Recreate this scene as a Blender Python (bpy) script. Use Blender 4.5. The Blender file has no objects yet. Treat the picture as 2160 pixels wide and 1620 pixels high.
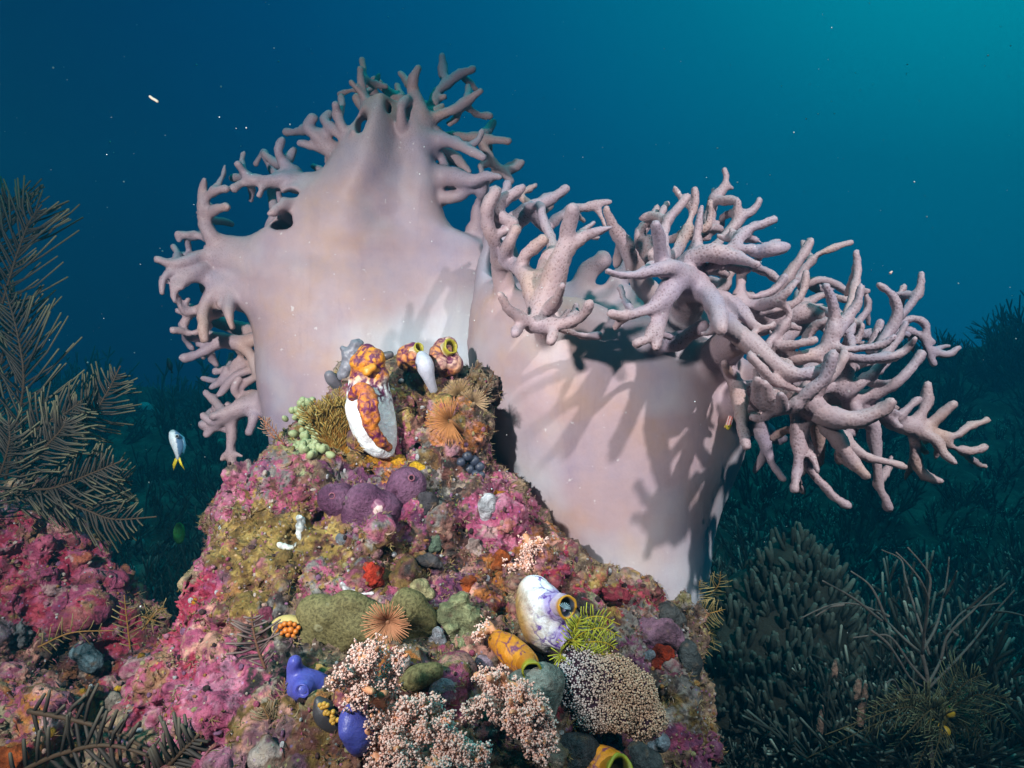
import bpy, math, random
import numpy as np
from mathutils import Vector
from mathutils.bvhtree import BVHTree

random.seed(7)
RNG = np.random.default_rng(11)
SC = bpy.context.scene
COL = SC.collection
CZ = 1.0                      # camera height above the deepest seabed, metres
K = 0.75 / 1080.0             # metres per photo pixel at one metre (24 mm lens)

# ------------------------------------------------------------------ camera, water light, strobes
cd = bpy.data.cameras.new("camera")
cd.lens = 24.0; cd.sensor_width = 36.0; cd.clip_start = 0.01; cd.clip_end = 200.0
cam = bpy.data.objects.new("camera", cd); COL.objects.link(cam)
cam.location = (0, 0, CZ); cam.rotation_euler = (math.radians(90), 0, 0)
SC.camera = cam
SC.view_settings.view_transform = 'Standard'; SC.view_settings.look = 'None'
SC.view_settings.exposure = 0.0; SC.view_settings.gamma = 1.0
try:
    SC.cycles.use_denoising = True
    SC.cycles.max_bounces = 5; SC.cycles.diffuse_bounces = 2; SC.cycles.glossy_bounces = 2
    SC.cycles.transmission_bounces = 3; SC.cycles.volume_bounces = 1; SC.cycles.transparent_max_bounces = 6
    SC.cycles.caustics_reflective = False; SC.cycles.caustics_refractive = False
    SC.cycles.sample_clamp_indirect = 4.0
except Exception:
    pass

def px_dir(px, py):
    v = Vector(((px - 1080) * K, 1.0, (810 - py) * K)); v.normalize(); return v

w = bpy.data.worlds.new("World"); SC.world = w; w.use_nodes = True
nt = w.node_tree; nt.nodes.clear()
def nd(t, tree, **kw):
    n = tree.nodes.new(t)
    for k, v in kw.items():
        setattr(n, k, v)
    return n
tc = nd('ShaderNodeTexCoord', nt)
dot = nd('ShaderNodeVectorMath', nt, operation='DOT_PRODUCT')
bd = px_dir(2700, -1100)       # where the surface light comes from: up and to the right
dot.inputs[1].default_value = bd
nt.links.new(tc.outputs['Generated'], dot.inputs[0])
rmp = nd('ShaderNodeValToRGB', nt)
cr = rmp.color_ramp; cr.interpolation = 'B_SPLINE'
cr.elements[0].position = 0.0; cr.elements[0].color = (0.0002, 0.008, 0.032, 1)
cr.elements[1].position = 1.0; cr.elements[1].color = (0.0, 0.56, 0.64, 1)
for p, c in ((0.12, (0.0003, 0.011, 0.046)), (0.34, (0.0003, 0.016, 0.074)), (0.56, (0.0003, 0.046, 0.155)),
             (0.74, (0.0003, 0.110, 0.255)), (0.86, (0.0003, 0.190, 0.320)), (0.94, (0.0, 0.330, 0.440))):
    e = cr.elements.new(p); e.color = (*c, 1)
nt.links.new(dot.outputs['Value'], rmp.inputs[0])
# the bright surface overhead (above the frame): soft teal top light
sep = nd('ShaderNodeSeparateXYZ', nt); nt.links.new(tc.outputs['Generated'], sep.inputs[0])
up = nd('ShaderNodeMapRange', nt, interpolation_type='SMOOTHSTEP'); nt.links.new(sep.outputs['Z'], up.inputs[0])
up.inputs[1].default_value = 0.52; up.inputs[2].default_value = 1.0; up.inputs[3].default_value = 0.0; up.inputs[4].default_value = 1.0
mxw = nd('ShaderNodeMix', nt, data_type='RGBA'); nt.links.new(up.outputs[0], mxw.inputs[0]); nt.links.new(rmp.outputs['Color'], mxw.inputs[6]); mxw.inputs[7].default_value = (0.03, 1.5, 1.6, 1)
bg = nd('ShaderNodeBackground', nt); bg.inputs['Strength'].default_value = 1.0
nt.links.new(mxw.outputs[2], bg.inputs['Color'])
wo = nd('ShaderNodeOutputWorld', nt); nt.links.new(bg.outputs[0], wo.inputs[0])

# two underwater camera strobes on arms either side of the housing: the light the photo is taken with
def strobe(name, loc, target, watts, cone, tint):
    l = bpy.data.lights.new(name, 'SPOT'); l.energy = watts; l.spot_size = math.radians(cone); l.spot_blend = 1.0
    l.shadow_soft_size = 0.025; l.color = tint
    o = bpy.data.objects.new(name, l); COL.objects.link(o); o.location = loc
    o.rotation_euler = (Vector(target) - Vector(loc)).to_track_quat('-Z', 'Y').to_euler()
strobe('strobe_lamp', (0.80, -0.30, 2.02), (0.36, 1.0, 0.96), 190, 46, (1.0, 0.97, 0.94))
strobe('strobe_lamp', (-0.55, -0.05, 1.28), (-0.26, 0.98, 0.93), 106, 74, (1.0, 0.97, 0.94))

# ------------------------------------------------------------------ helpers
def P(px, py, D):
    return np.array([(px - 1080) * K * D, D, CZ + (810 - py) * K * D])

_NZ = np.random.default_rng(3).random((48, 48, 48)).astype(np.float32) * 2 - 1
def vnoise(p, scale, seed=0.0):
    q = np.asarray(p, dtype=np.float32) * scale + seed * 7.31
    i = np.floor(q).astype(np.int32); f = q - i; f = f * f * (3 - 2 * f)
    r = 0
    for dx in (0, 1):
        wx = f[..., 0] if dx else 1 - f[..., 0]
        for dy in (0, 1):
            wy = f[..., 1] if dy else 1 - f[..., 1]
            for dz in (0, 1):
                wz = f[..., 2] if dz else 1 - f[..., 2]
                r = r + wx * wy * wz * _NZ[(i[..., 0] + dx) % 48, (i[..., 1] + dy) % 48, (i[..., 2] + dz) % 48]
    return r
def fbm(p, scale, octv=4, seed=0.0, gain=0.5):
    r = 0; a = 1.0
    for o in range(octv):
        r = r + a * vnoise(p, scale * 2 ** o, seed + o * 1.7); a *= gain
    return r

def mk_mesh(name, V, Fs, col=None, smooth=True, normals=None, attrs=None):
    """V (n,3); Fs list of (m,3)/(m,4) index arrays"""
    me = bpy.data.meshes.new(name)
    V = np.asarray(V, dtype=np.float32)
    Fs = [np.asarray(f, dtype=np.int32) for f in Fs if len(f)]
    me.vertices.add(len(V)); me.vertices.foreach_set('co', V.ravel())
    loops = np.concatenate([f.ravel() for f in Fs]); tot = np.concatenate([np.full(len(f), f.shape[1], np.int32) for f in Fs])
    st = np.concatenate([[0], np.cumsum(tot)[:-1]]).astype(np.int32)
    me.loops.add(len(loops)); me.loops.foreach_set('vertex_index', loops)
    me.polygons.add(len(tot)); me.polygons.foreach_set('loop_start', st)
    try: me.polygons.foreach_set('loop_total', tot)
    except Exception: pass
    me.polygons.foreach_set('use_smooth', np.full(len(tot), smooth))
    me.update(calc_edges=True)
    if col is not None:
        a = me.color_attributes.new('Col', 'FLOAT_COLOR', 'POINT')
        c = np.ones((len(V), 4), np.float32); c[:, :3] = np.clip(col, 0, 1); a.data.foreach_set('color', c.ravel())
    for k, v in (attrs or {}).items():
        a = me.attributes.new(k, 'FLOAT', 'POINT'); a.data.foreach_set('value', np.asarray(v, np.float32))
    me.validate()
    if normals is not None:
        me.normals_split_custom_set_from_vertices(normals.tolist())
    return me

def link(name, me, mat=None, parent=None, label=None, cat=None, group=None, kind=None):
    o = bpy.data.objects.new(name, me); COL.objects.link(o)
    if mat is not None and me is not None:
        if len(me.materials) == 0: me.materials.append(mat)
    if parent is not None: o.parent = parent
    if label: o['label'] = label
    if cat: o['category'] = cat
    if group: o['group'] = group
    if kind: o['kind'] = kind
    return o
def thing(name, label, cat, group=None, loc=None):
    o = bpy.data.objects.new(name, None); COL.objects.link(o); o['label'] = label; o['category'] = cat
    o.empty_display_size = 0.02
    if group: o['group'] = group
    return o
def base_at(root, loc):
    """move an Empty to the thing's base, keeping its parts where they are"""
    loc = Vector(loc); root.location = loc
    for c in COL.objects:
        if c.parent == root:
            c.location = c.location - loc

class MB:
    """collects shapes into one mesh"""
    def __init__(s): s.V = []; s.F3 = []; s.F4 = []; s.C = []; s.n = 0
    def add(s, V, F3=None, F4=None, col=None):
        V = np.asarray(V, np.float32)
        if F3 is not None and len(F3): s.F3.append(np.asarray(F3) + s.n)
        if F4 is not None and len(F4): s.F4.append(np.asarray(F4) + s.n)
        s.V.append(V); s.n += len(V)
        c = np.ones((len(V), 3), np.float32) * (np.asarray(col, np.float32) if col is not None else 0.5)
        s.C.append(c)
    def tube(s, pts, rad, n=6, col=None, cap=True, squash=1.0):
        pts = np.asarray(pts, float); m = len(pts); rad = np.ones(m) * rad
        tg = np.gradient(pts, axis=0); tg /= np.linalg.norm(tg, axis=1)[:, None] + 1e-9
        up = np.array([0.31, 0.2, 0.93]); 
        if abs(tg[0] @ up) > 0.95: up = np.array([1.0, 0.1, 0.0])
        V = np.zeros((m, n, 3)); an = np.arange(n) * 2 * math.pi / n
        for i in range(m):
            a = np.cross(up, tg[i]); a /= np.linalg.norm(a) + 1e-9; b = np.cross(tg[i], a); up = b
            V[i] = pts[i] + rad[i] * (np.cos(an)[:, None] * a + squash * np.sin(an)[:, None] * b)
        V = V.reshape(-1, 3); i = np.arange(m - 1)[:, None] * n; j = np.arange(n)[None]; j2 = (j + 1) % n
        F4 = np.stack([i + j, i + j2, i + n + j2, i + n + j], -1).reshape(-1, 4); F3 = None
        if cap:
            tip0 = pts[0] - tg[0] * rad[0] * 0.8; tip1 = pts[-1] + tg[-1] * rad[-1] * 0.8
            V = np.vstack([V, tip0, tip1]); k = m * n; jj = np.arange(n); jn = (jj + 1) % n
            F3 = np.vstack([np.stack([jn, jj, np.full(n, k)], -1), np.stack([(m - 1) * n + jj, (m - 1) * n + jn, np.full(n, k + 1)], -1)])
        c = None
        if col is not None:
            col = np.asarray(col, float)
            if col.ndim == 2:
                c = np.repeat(col, n, axis=0)
                if cap: c = np.vstack([c, col[0], col[-1]])
            else: c = col
        s.add(V, F3, F4, c)
    def balls(s, centers, radii, cols, det=1):
        bv, bf = ICO[det]; m = len(centers); nv = len(bv)
        R = np.asarray(radii, float)
        if R.ndim == 1: R = R[:, None]
        V = (np.asarray(centers)[:, None, :] + bv[None] * R[:, None, :]).reshape(-1, 3)
        F = (bf[None] + (np.arange(m) * nv)[:, None, None]).reshape(-1, 3)
        s.add(V, F3=F, col=np.repeat(np.asarray(cols, float), nv, axis=0) if np.ndim(cols) == 2 else cols)
    def mesh(s, name, smooth=True, colour=True):
        return mk_mesh(name, np.concatenate(s.V), ([np.concatenate(s.F3)] if s.F3 else []) + ([np.concatenate(s.F4)] if s.F4 else []),
                       col=np.concatenate(s.C) if colour else None, smooth=smooth)
def _ico(sub):
    t = (1 + 5 ** .5) / 2
    v = [(-1,t,0),(1,t,0),(-1,-t,0),(1,-t,0),(0,-1,t),(0,1,t),(0,-1,-t),(0,1,-t),(t,0,-1),(t,0,1),(-t,0,-1),(-t,0,1)]
    v = [np.array(q) / np.linalg.norm(q) for q in v]
    f = [(0,11,5),(0,5,1),(0,1,7),(0,7,10),(0,10,11),(1,5,9),(5,11,4),(11,10,2),(10,7,6),(7,1,8),(3,9,4),(3,4,2),(3,2,6),(3,6,8),(3,8,9),(4,9,5),(2,4,11),(6,2,10),(8,6,7),(9,8,1)]
    for _ in range(sub):
        cache = {}; g = []
        def mid(a, b):
            k = (min(a, b), max(a, b))
            if k not in cache:
                q = v[a] + v[b]; v.append(q / np.linalg.norm(q)); cache[k] = len(v) - 1
            return cache[k]
        for a, b, c in f:
            x, y, z = mid(a, b), mid(b, c), mid(c, a); g += [(a, x, z), (b, y, x), (c, z, y), (x, y, z)]
        f = g
    return np.array(v), np.array(f)
ICO = {0: _ico(0), 1: _ico(1), 2: _ico(2), 3: _ico(3)}

def curve(pts, n=12):
    """Catmull-Rom through control rows (any width)"""
    p = np.asarray(pts, float)
    if len(p) < 3:
        t = np.linspace(0, 1, n)[:, None]; return p[0] * (1 - t) + p[-1] * t
    q = np.vstack([2 * p[0] - p[1], p, 2 * p[-1] - p[-2]]); out = []
    m = max(2, n // (len(p) - 1) + 1)
    for i in range(len(p) - 1):
        a, b, c, d = q[i:i + 4]; t = np.linspace(0, 1, m, endpoint=(i == len(p) - 2))[:, None]
        out.append(0.5 * (2 * b + (c - a) * t + (2 * a - 5 * b + 4 * c - d) * t ** 2 + (3 * b - a - 3 * c + d) * t ** 3))
    return np.vstack(out)

# ------------------------------------------------------------------ distance-field modelling
class Field:
    def __init__(s, lo, hi, h):
        s.lo = np.asarray(lo, float); s.h = h; s.n = np.ceil((np.asarray(hi) - s.lo) / h).astype(int) + 1
        s.ax = [(s.lo[i] + h * np.arange(s.n[i])).astype(np.float32) for i in range(3)]
        s.d = np.full(s.n, 0.5, np.float32); s.best = np.full(s.n, 0.5, np.float32); s.lab = np.zeros(s.n, np.int16)
    def sub(s, lo, hi):
        a = np.clip(np.floor((lo - s.lo) / s.h).astype(int), 0, s.n); b = np.clip(np.ceil((hi - s.lo) / s.h).astype(int) + 1, 0, s.n)
        sl = tuple(slice(a[i], b[i]) for i in range(3))
        return sl, s.ax[0][sl[0]][:, None, None], s.ax[1][sl[1]][None, :, None], s.ax[2][sl[2]][None, None, :]
    def put(s, sl, dd, k, lab):
        o = s.d[sl]
        if k > 0:
            hh = np.maximum(k - np.abs(o - dd), 0) / k; s.d[sl] = np.minimum(o, dd) - hh * hh * k * 0.25
        else: s.d[sl] = np.minimum(o, dd)
        b = s.best[sl]; m = dd < b; s.lab[sl][m] = lab; b[m] = dd[m]
    def cone(s, a, b, ra, rb, k=0.01, lab=0):
        a = np.asarray(a); b = np.asarray(b); R = max(ra, rb) + k + 2.5 * s.h
        sl, X, Y, Z = s.sub(np.minimum(a, b) - R, np.maximum(a, b) + R)
        if 0 in s.d[sl].shape: return
        ba = b - a; L = ba @ ba + 1e-12
        t = np.clip(((X - a[0]) * ba[0] + (Y - a[1]) * ba[1] + (Z - a[2]) * ba[2]) / L, 0, 1)
        dd = np.sqrt((X - a[0] - t * ba[0]) ** 2 + (Y - a[1] - t * ba[1]) ** 2 + (Z - a[2] - t * ba[2]) ** 2) - (ra + (rb - ra) * t)
        s.put(sl, dd, k, lab)
    def ell(s, c, r, k=0.01, lab=0, cut=False):
        c = np.asarray(c); r = np.ones(3) * r; R = r + k + 2.5 * s.h
        sl, X, Y, Z = s.sub(c - R, c + R)
        if 0 in s.d[sl].shape: return
        u = (X - c[0]) / r[0]; v = (Y - c[1]) / r[1]; q = (Z - c[2]) / r[2]
        k0 = np.sqrt(u * u + v * v + q * q); k1 = np.sqrt((u / r[0]) ** 2 + (v / r[1]) ** 2 + (q / r[2]) ** 2)
        dd = k0 * (k0 - 1) / (k1 + 1e-6)
        if cut:
            o = s.d[sl]; dd = -dd; hh = np.maximum(k - np.abs(o - dd), 0) / k; s.d[sl] = np.maximum(o, dd) + hh * hh * k * 0.25
        else: s.put(sl, dd, k, lab)
    def chain(s, rows, k=0.01, lab=0, n=0, dr=1.0):
        """rows of (px, py, D, radius px): one limb, blended once into what is there"""
        r = np.asarray(rows, float)
        if n: r = curve(r, n)
        pts = np.array([P(*q[:3]) for q in r]); rad = np.maximum(r[:, 3], 3) * K * r[:, 2] * dr; R = rad.max() + k + 2.5 * s.h
        sl, X, Y, Z = s.sub(pts.min(0) - R, pts.max(0) + R)
        if 0 in s.d[sl].shape: return
        T = np.full(s.d[sl].shape, 0.5, np.float32); o = np.array([q.start for q in sl])
        for i in range(len(r) - 1):
            a, b, ra, rb = pts[i], pts[i + 1], rad[i], rad[i + 1]; R = max(ra, rb) + k + 2.5 * s.h
            s2, X, Y, Z = s.sub(np.minimum(a, b) - R, np.maximum(a, b) + R)
            t2 = tuple(slice(q.start - o[j], q.stop - o[j]) for j, q in enumerate(s2))
            if 0 in T[t2].shape: continue
            ba = b - a; L = ba @ ba + 1e-12
            t = np.clip(((X - a[0]) * ba[0] + (Y - a[1]) * ba[1] + (Z - a[2]) * ba[2]) / L, 0, 1)
            T[t2] = np.minimum(T[t2], np.sqrt((X - a[0] - t * ba[0]) ** 2 + (Y - a[1] - t * ba[1]) ** 2 + (Z - a[2] - t * ba[2]) ** 2) - (ra + (rb - ra) * t))
        s.put(sl, T, k, lab)
    def sample(s, A, V):
        q = np.clip(((np.asarray(V) - s.lo) / s.h), 0, s.n - 1.001); i = q.astype(int); f = q - i; r = 0
        for dx in (0, 1):
            for dy in (0, 1):
                for dz in (0, 1):
                    r = r + A[i[:, 0] + dx, i[:, 1] + dy, i[:, 2] + dz] * ((f[:, 0] if dx else 1 - f[:, 0]) * (f[:, 1] if dy else 1 - f[:, 1]) * (f[:, 2] if dz else 1 - f[:, 2]))
        return r
    def near(s, A, V):
        i = np.clip(np.rint((V - s.lo) / s.h).astype(int), 0, s.n - 1); return A[i[:, 0], i[:, 1], i[:, 2]]
    def normals(s, V):
        e = s.h; N = np.stack([s.sample(s.d, V + np.eye(3)[i] * e) - s.sample(s.d, V - np.eye(3)[i] * e) for i in range(3)], 1)
        return N / (np.linalg.norm(N, axis=1)[:, None] + 1e-9)
    def nets(s):
        d = s.d.copy()
        for i in range(3):
            t = [slice(None)] * 3
            for e in (0, -1):
                t[i] = e; d[tuple(t)] = np.maximum(d[tuple(t)], 0.01)
        S = d < 0; c = np.zeros(np.array(d.shape) - 1, np.int8)
        for dx in (0, 1):
            for dy in (0, 1):
                for dz in (0, 1):
                    c += S[dx:S.shape[0] - 1 + dx, dy:S.shape[1] - 1 + dy, dz:S.shape[2] - 1 + dz]
        m = (c > 0) & (c < 8); I = np.argwhere(m); idx = np.full(m.shape, -1, np.int32); idx[m] = np.arange(len(I))
        off = np.array([[x, y, z] for x in (0, 1) for y in (0, 1) for z in (0, 1)])
        val = np.stack([d[I[:, 0] + o[0], I[:, 1] + o[1], I[:, 2] + o[2]] for o in off], 1)
        acc = np.zeros((len(I), 3)); cnt = np.zeros(len(I))
        for a in range(8):
            for b in range(a + 1, 8):
                if np.abs(off[a] - off[b]).sum() != 1: continue
                va, vb = val[:, a], val[:, b]; x = (va < 0) != (vb < 0); t = np.where(x, va / (va - vb + 1e-20), 0)
                acc += np.where(x[:, None], off[a] + t[:, None] * (off[b] - off[a]), 0); cnt += x
        V = s.lo + (I + acc / cnt[:, None]) * s.h; F = []
        for axis in range(3):
            u, v = [(1, 2), (2, 0), (0, 1)][axis]
            A = [slice(None)] * 3; B = [slice(None)] * 3; A[axis] = slice(0, -1); B[axis] = slice(1, None)
            for q in (u, v): A[q] = slice(1, -1); B[q] = slice(1, -1)
            sa, sb = S[tuple(A)], S[tuple(B)]; e = np.argwhere(sa != sb); fl = sa[e[:, 0], e[:, 1], e[:, 2]]
            e = e + np.array([0 if i == axis else 1 for i in range(3)])
            def cell(du, dv):
                g = e.copy(); g[:, u] -= du; g[:, v] -= dv; return idx[g[:, 0], g[:, 1], g[:, 2]]
            Q = np.stack([cell(1, 1), cell(0, 1), cell(0, 0), cell(1, 0)], 1); Q[~fl] = Q[~fl][:, ::-1]; F.append(Q)
        return V, np.vstack(F)

def split_parts(V, F, lab):
    fl = lab[F[:, 0]]
    for L in np.unique(fl):
        f = F[fl == L]; u, inv = np.unique(f, return_inverse=True)
        yield L, u, inv.reshape(f.shape)

# ------------------------------------------------------------------ materials
def new_mat(name):
    m = bpy.data.materials.new(name); m.use_nodes = True; t = m.node_tree; t.nodes.clear()
    b = nd('ShaderNodeBsdfPrincipled', t); o = nd('ShaderNodeOutputMaterial', t); t.links.new(b.outputs[0], o.inputs[0])
    return m, t, b
def ramp(t, fac, stops, interp='LINEAR'):
    r = nd('ShaderNodeValToRGB', t); r.color_ramp.interpolation = interp
    while len(r.color_ramp.elements) < len(stops): r.color_ramp.elements.new(0.5)
    for e, (p, c) in zip(r.color_ramp.elements, stops): e.position = p; e.color = (*c, 1) if len(c) == 3 else c
    t.links.new(fac, r.inputs[0]); return r.outputs[0]
def mix(t, fac, a, b, mode='MIX'):
    m = nd('ShaderNodeMix', t, data_type='RGBA', blend_type=mode)
    for s, v in ((m.inputs[0], fac), (m.inputs[6], a), (m.inputs[7], b)):
        if hasattr(v, 'is_linked'): t.links.new(v, s)
        elif isinstance(v, (int, float)): s.default_value = v
        else: s.default_value = (*v, 1)
    return m.outputs[2]
def noise(t, scale, detail=4, rough=0.6, dist=0.0, vec=None):
    n = nd('ShaderNodeTexNoise', t); n.inputs['Scale'].default_value = scale; n.inputs['Detail'].default_value = detail
    n.inputs['Roughness'].default_value = rough; n.inputs['Distortion'].default_value = dist
    if vec is None: vec = nd('ShaderNodeTexCoord', t).outputs['Object']
    t.links.new(vec, n.inputs['Vector']); return n.outputs['Fac']
def voro(t, scale, feature='F1', vec=None, out='Distance', rnd=1.0):
    n = nd('ShaderNodeTexVoronoi', t, feature=feature); n.inputs['Scale'].default_value = scale; n.inputs['Randomness'].default_value = rnd
    if vec is None: vec = nd('ShaderNodeTexCoord', t).outputs['Object']
    t.links.new(vec, n.inputs['Vector']); return n.outputs[out]
def attr(t, name, out='Color'):
    a = nd('ShaderNodeAttribute', t); a.attribute_name = name; return a.outputs[out]
def bump(t, b, h, strength, dist):
    n = nd('ShaderNodeBump', t); n.inputs['Strength'].default_value = strength; n.inputs['Distance'].default_value = dist
    t.links.new(h, n.inputs['Height'])
    t.links.new(n.outputs[0], b.inputs['Normal'])
def setc(t, b, c):
    if hasattr(c, 'is_linked'): t.links.new(c, b.inputs['Base Color'])
    else: b.inputs['Base Color'].default_value = (*c, 1)
def rough(b, r, spec=0.4):
    b.inputs['Roughness'].default_value = r; b.inputs['Specular IOR Level'].default_value = spec

def mat_col(name, r=0.6, nsc=150, amt=0.45, bs=0.4, bd=0.002, spec=0.35, sss=0.0):
    """vertex-coloured albedo broken up by fine noise"""
    m, t, b = new_mat(name); n = noise(t, nsc, 5, 0.65)
    f = ramp(t, n, [(0.25, (1 - amt,) * 3), (0.75, (1 + amt * 0.0,) * 3)])
    setc(t, b, mix(t, 1.0, attr(t, 'Col'), f, 'MULTIPLY')); rough(b, r, spec)
    if bs: bump(t, b, n, bs, bd)
    if sss: b.inputs['Subsurface Weight'].default_value = sss; b.inputs['Subsurface Radius'].default_value = (0.01, 0.006, 0.005)
    return m

# ------------------------------------------------------------------ seabed and open-water haze
def ground_z(x, y):
    x = np.asarray(x, float); y = np.asarray(y, float)
    zr = np.interp(y, [-2, 0.6, 1.3, 2, 3, 4.2, 5.5, 7, 10], [0.0, 0.05, 0.10, 0.24, 0.42, 0.60, 0.88, 0.97, 0.6])
    zl = np.interp(y, [-2, 0.6, 1.3, 2, 3, 4.2, 5.5, 7, 10], [0.1, 0.12, 0.16, 0.30, 0.48, 0.66, 0.78, 0.82, 0.5])
    s = 1 / (1 + np.exp(-x * 2.0)); z = zl * (1 - s) + zr * s
    p = np.stack([x, y, 0 * x], -1)
    z = z + (0.10 * fbm(p, 1.1, 3, 2.0) + 0.05 * fbm(p, 4.0, 3, 5.0)) * np.clip(y - 0.8, 0.15, 1.6)
    z = z + 0.58 * np.exp(-((x - 5.2) / 0.55) ** 2 - ((y - 6.9) / 0.8) ** 2) + 0.30 * np.exp(-((x - 4.3) / 0.8) ** 2 - ((y - 6.6) / 0.8) ** 2)
    z = z + 0.24 * np.exp(-((x - 0.95) / 0.42) ** 2 - ((y - 1.42) / 0.30) ** 2)
    z = z + 0.44 * np.exp(-((x + 0.30) / 0.80) ** 4 - ((y - 0.75) / 0.42) ** 4)
    return z
gx = np.linspace(-8, 8, 330); gy = np.concatenate([np.linspace(-1.2, 4, 200), np.linspace(4.03, 9, 120)])
GX, GY = np.meshgrid(gx, gy, indexing='ij'); GZ = ground_z(GX, GY)
V = np.stack([GX, GY, GZ], -1).reshape(-1, 3); ny = len(gy)
ii = (np.arange(len(gx) - 1)[:, None] * ny + np.arange(ny - 1)[None]).ravel()
m, t, b = new_mat('reef_ground'); n = noise(t, 9, 8, 0.7)
setc(t, b, ramp(t, n, [(0.3, (0.02, 0.025, 0.022)), (0.5, (0.07, 0.075, 0.06)), (0.68, (0.15, 0.17, 0.14))])); rough(b, 0.95, 0.1)
bump(t, b, noise(t, 40, 6, 0.7), 1.0, 0.03)
gm = mk_mesh('seabed', V, [np.stack([ii, ii + ny, ii + ny + 1, ii + 1], 1)])
link('seabed', gm, m, kind='structure')
GBVH = BVHTree.FromPolygons([tuple(v) for v in V], np.stack([ii, ii + ny, ii + ny + 1, ii + 1], 1).tolist())

HAZE = True
if HAZE:
    m = bpy.data.materials.new('sea_water_haze'); m.use_nodes = True; t = m.node_tree; t.nodes.clear()
    v = nd('ShaderNodeVolumePrincipled', t); o = nd('ShaderNodeOutputMaterial', t); t.links.new(v.outputs[0], o.inputs['Volume'])
    v.inputs['Color'].default_value = (0.02, 0.26, 0.42, 1); v.inputs['Density'].default_value = 0.075; v.inputs['Anisotropy'].default_value = 0.3
    lo = np.array([-8.6, -2.2, -1.5]); hi = np.array([8.6, 9.6, 4.2])
    q = np.array([[x, y, z] for x in (0, 1) for y in (0, 1) for z in (0, 1)]) * (hi - lo) + lo
    fm = mk_mesh('haze', q, [[[0, 1, 3, 2], [4, 6, 7, 5], [0, 4, 5, 1], [2, 3, 7, 6], [0, 2, 6, 4], [1, 5, 7, 3]]], smooth=False)
    link('haze', fm, m, kind='stuff')

# ------------------------------------------------------------------ leather coral (two lobes)
def coral_mat():
    m, t, b = new_mat('leather_coral_skin')
    fing = attr(t, 'finger', 'Fac'); pale = attr(t, 'pale', 'Fac'); dots = attr(t, 'dots', 'Fac')
    n1 = noise(t, 7, 5, 0.6); n2 = noise(t, 55, 5, 0.65)
    body = ramp(t, n1, [(0.34, (0.255, 0.215, 0.295)), (0.47, (0.325, 0.240, 0.270)), (0.56, (0.355, 0.245, 0.248)), (0.66, (0.40, 0.25, 0.19))])
    c = mix(t, 0.36, body, ramp(t, n2, [(0.3, (0.262, 0.198, 0.235)), (0.7, (0.36, 0.272, 0.298))]))
    c = mix(t, pale, c, (0.46, 0.52, 0.58))
    co = nd('ShaderNodeTexCoord', t).outputs['Object']
    mp = nd('ShaderNodeMapping', t); mp.inputs['Scale'].default_value = (34, 34, 3.2); t.links.new(co, mp.inputs[0])
    strk = noise(t, 1.0, 6, 0.7, 0.8, mp.outputs[0])
    nof = mix(t, fing, ramp(t, strk, [(0.26, (0.88, 0.87, 0.92)), (0.46, (1, 1, 1)), (0.62, (1, 1, 1)), (0.76, (0.93, 0.89, 0.88))]), (1, 1, 1))
    c = mix(t, 1.0, c, nof, 'MULTIPLY')
    c = mix(t, ramp(t, noise(t, 95, 2, 0.5), [(0.715, (0,) * 3), (0.75, (0.6,) * 3)]), c, (0.55, 0.52, 0.53))      # settled grains and scars
    c = mix(t, ramp(t, noise(t, 30, 6, 0.75), [(0.66, (0,) * 3), (0.74, (0.35,) * 3)]), c, (0.27, 0.15, 0.11))
    v = voro(t, 290)
    pit = ramp(t, v, [(0.08, (0.36, 0.24, 0.22)), (0.42, (1, 1, 1))])
    c = mix(t, dots, c, mix(t, 1.0, c, pit, 'MULTIPLY'))
    setc(t, b, c); rough(b, 0.55, 0.3)
    h = mix(t, 0.35, mix(t, dots, (0.5, 0.5, 0.5), v), n2); bump(t, b, h, 0.32, 0.004)
    b.inputs['Subsurface Weight'].default_value = 0.1; b.inputs['Subsurface Radius'].default_value = (0.010, 0.006, 0.006); b.inputs['Subsurface Scale'].default_value = 0.5
    return m
CORAL = coral_mat()

def body_stack(F, rows, lab, wob, fold, pw=2.0):
    r = curve(np.asarray(rows, float), 160)
    zz = CZ + (810 - r[:, 0]) * K * r[:, 3]; o = np.argsort(zz); r = r[o]; zz = zz[o]
    Z = F.ax[2]
    xl = np.interp(Z, zz, (r[:, 1] - 1080) * K * r[:, 3]); xr = np.interp(Z, zz, (r[:, 2] - 1080) * K * r[:, 3])
    cy = np.interp(Z, zz, r[:, 3]); b = np.maximum(np.interp(Z, zz, r[:, 4]), 0.004); cx = (xl + xr) / 2; a = np.maximum((xr - xl) / 2, 0.004)
    X = F.ax[0][:, None, None]; Y = F.ax[1][None, :, None]
    XX, ZZ = np.meshgrid(F.ax[0], Z, indexing='ij')
    sh = fold(XX, ZZ, cx[None], a[None]) + wob * fbm(np.stack([XX, 0 * XX, ZZ * 0.5], -1), 7.0, 2, 3.0)
    u = (X - cx) ; v = (Y - cy) - sh[:, None, :]
    k0 = (np.abs(u / a) ** pw + np.abs(v / b) ** pw) ** (1 / pw); k1 = np.sqrt((u / a ** 2) ** 2 + (v / b ** 2) ** 2) + 1e-5
    dd = k0 * (k0 - 1) / k1
    dd = np.maximum(dd, np.maximum(Z - zz[-1], zz[0] - Z)[None, None]).astype(np.float32)
    F.d = np.minimum(F.d, dd); F.best = np.minimum(F.best, dd + 0.004); F.lab[:] = lab
    F.dbody = dd

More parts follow.
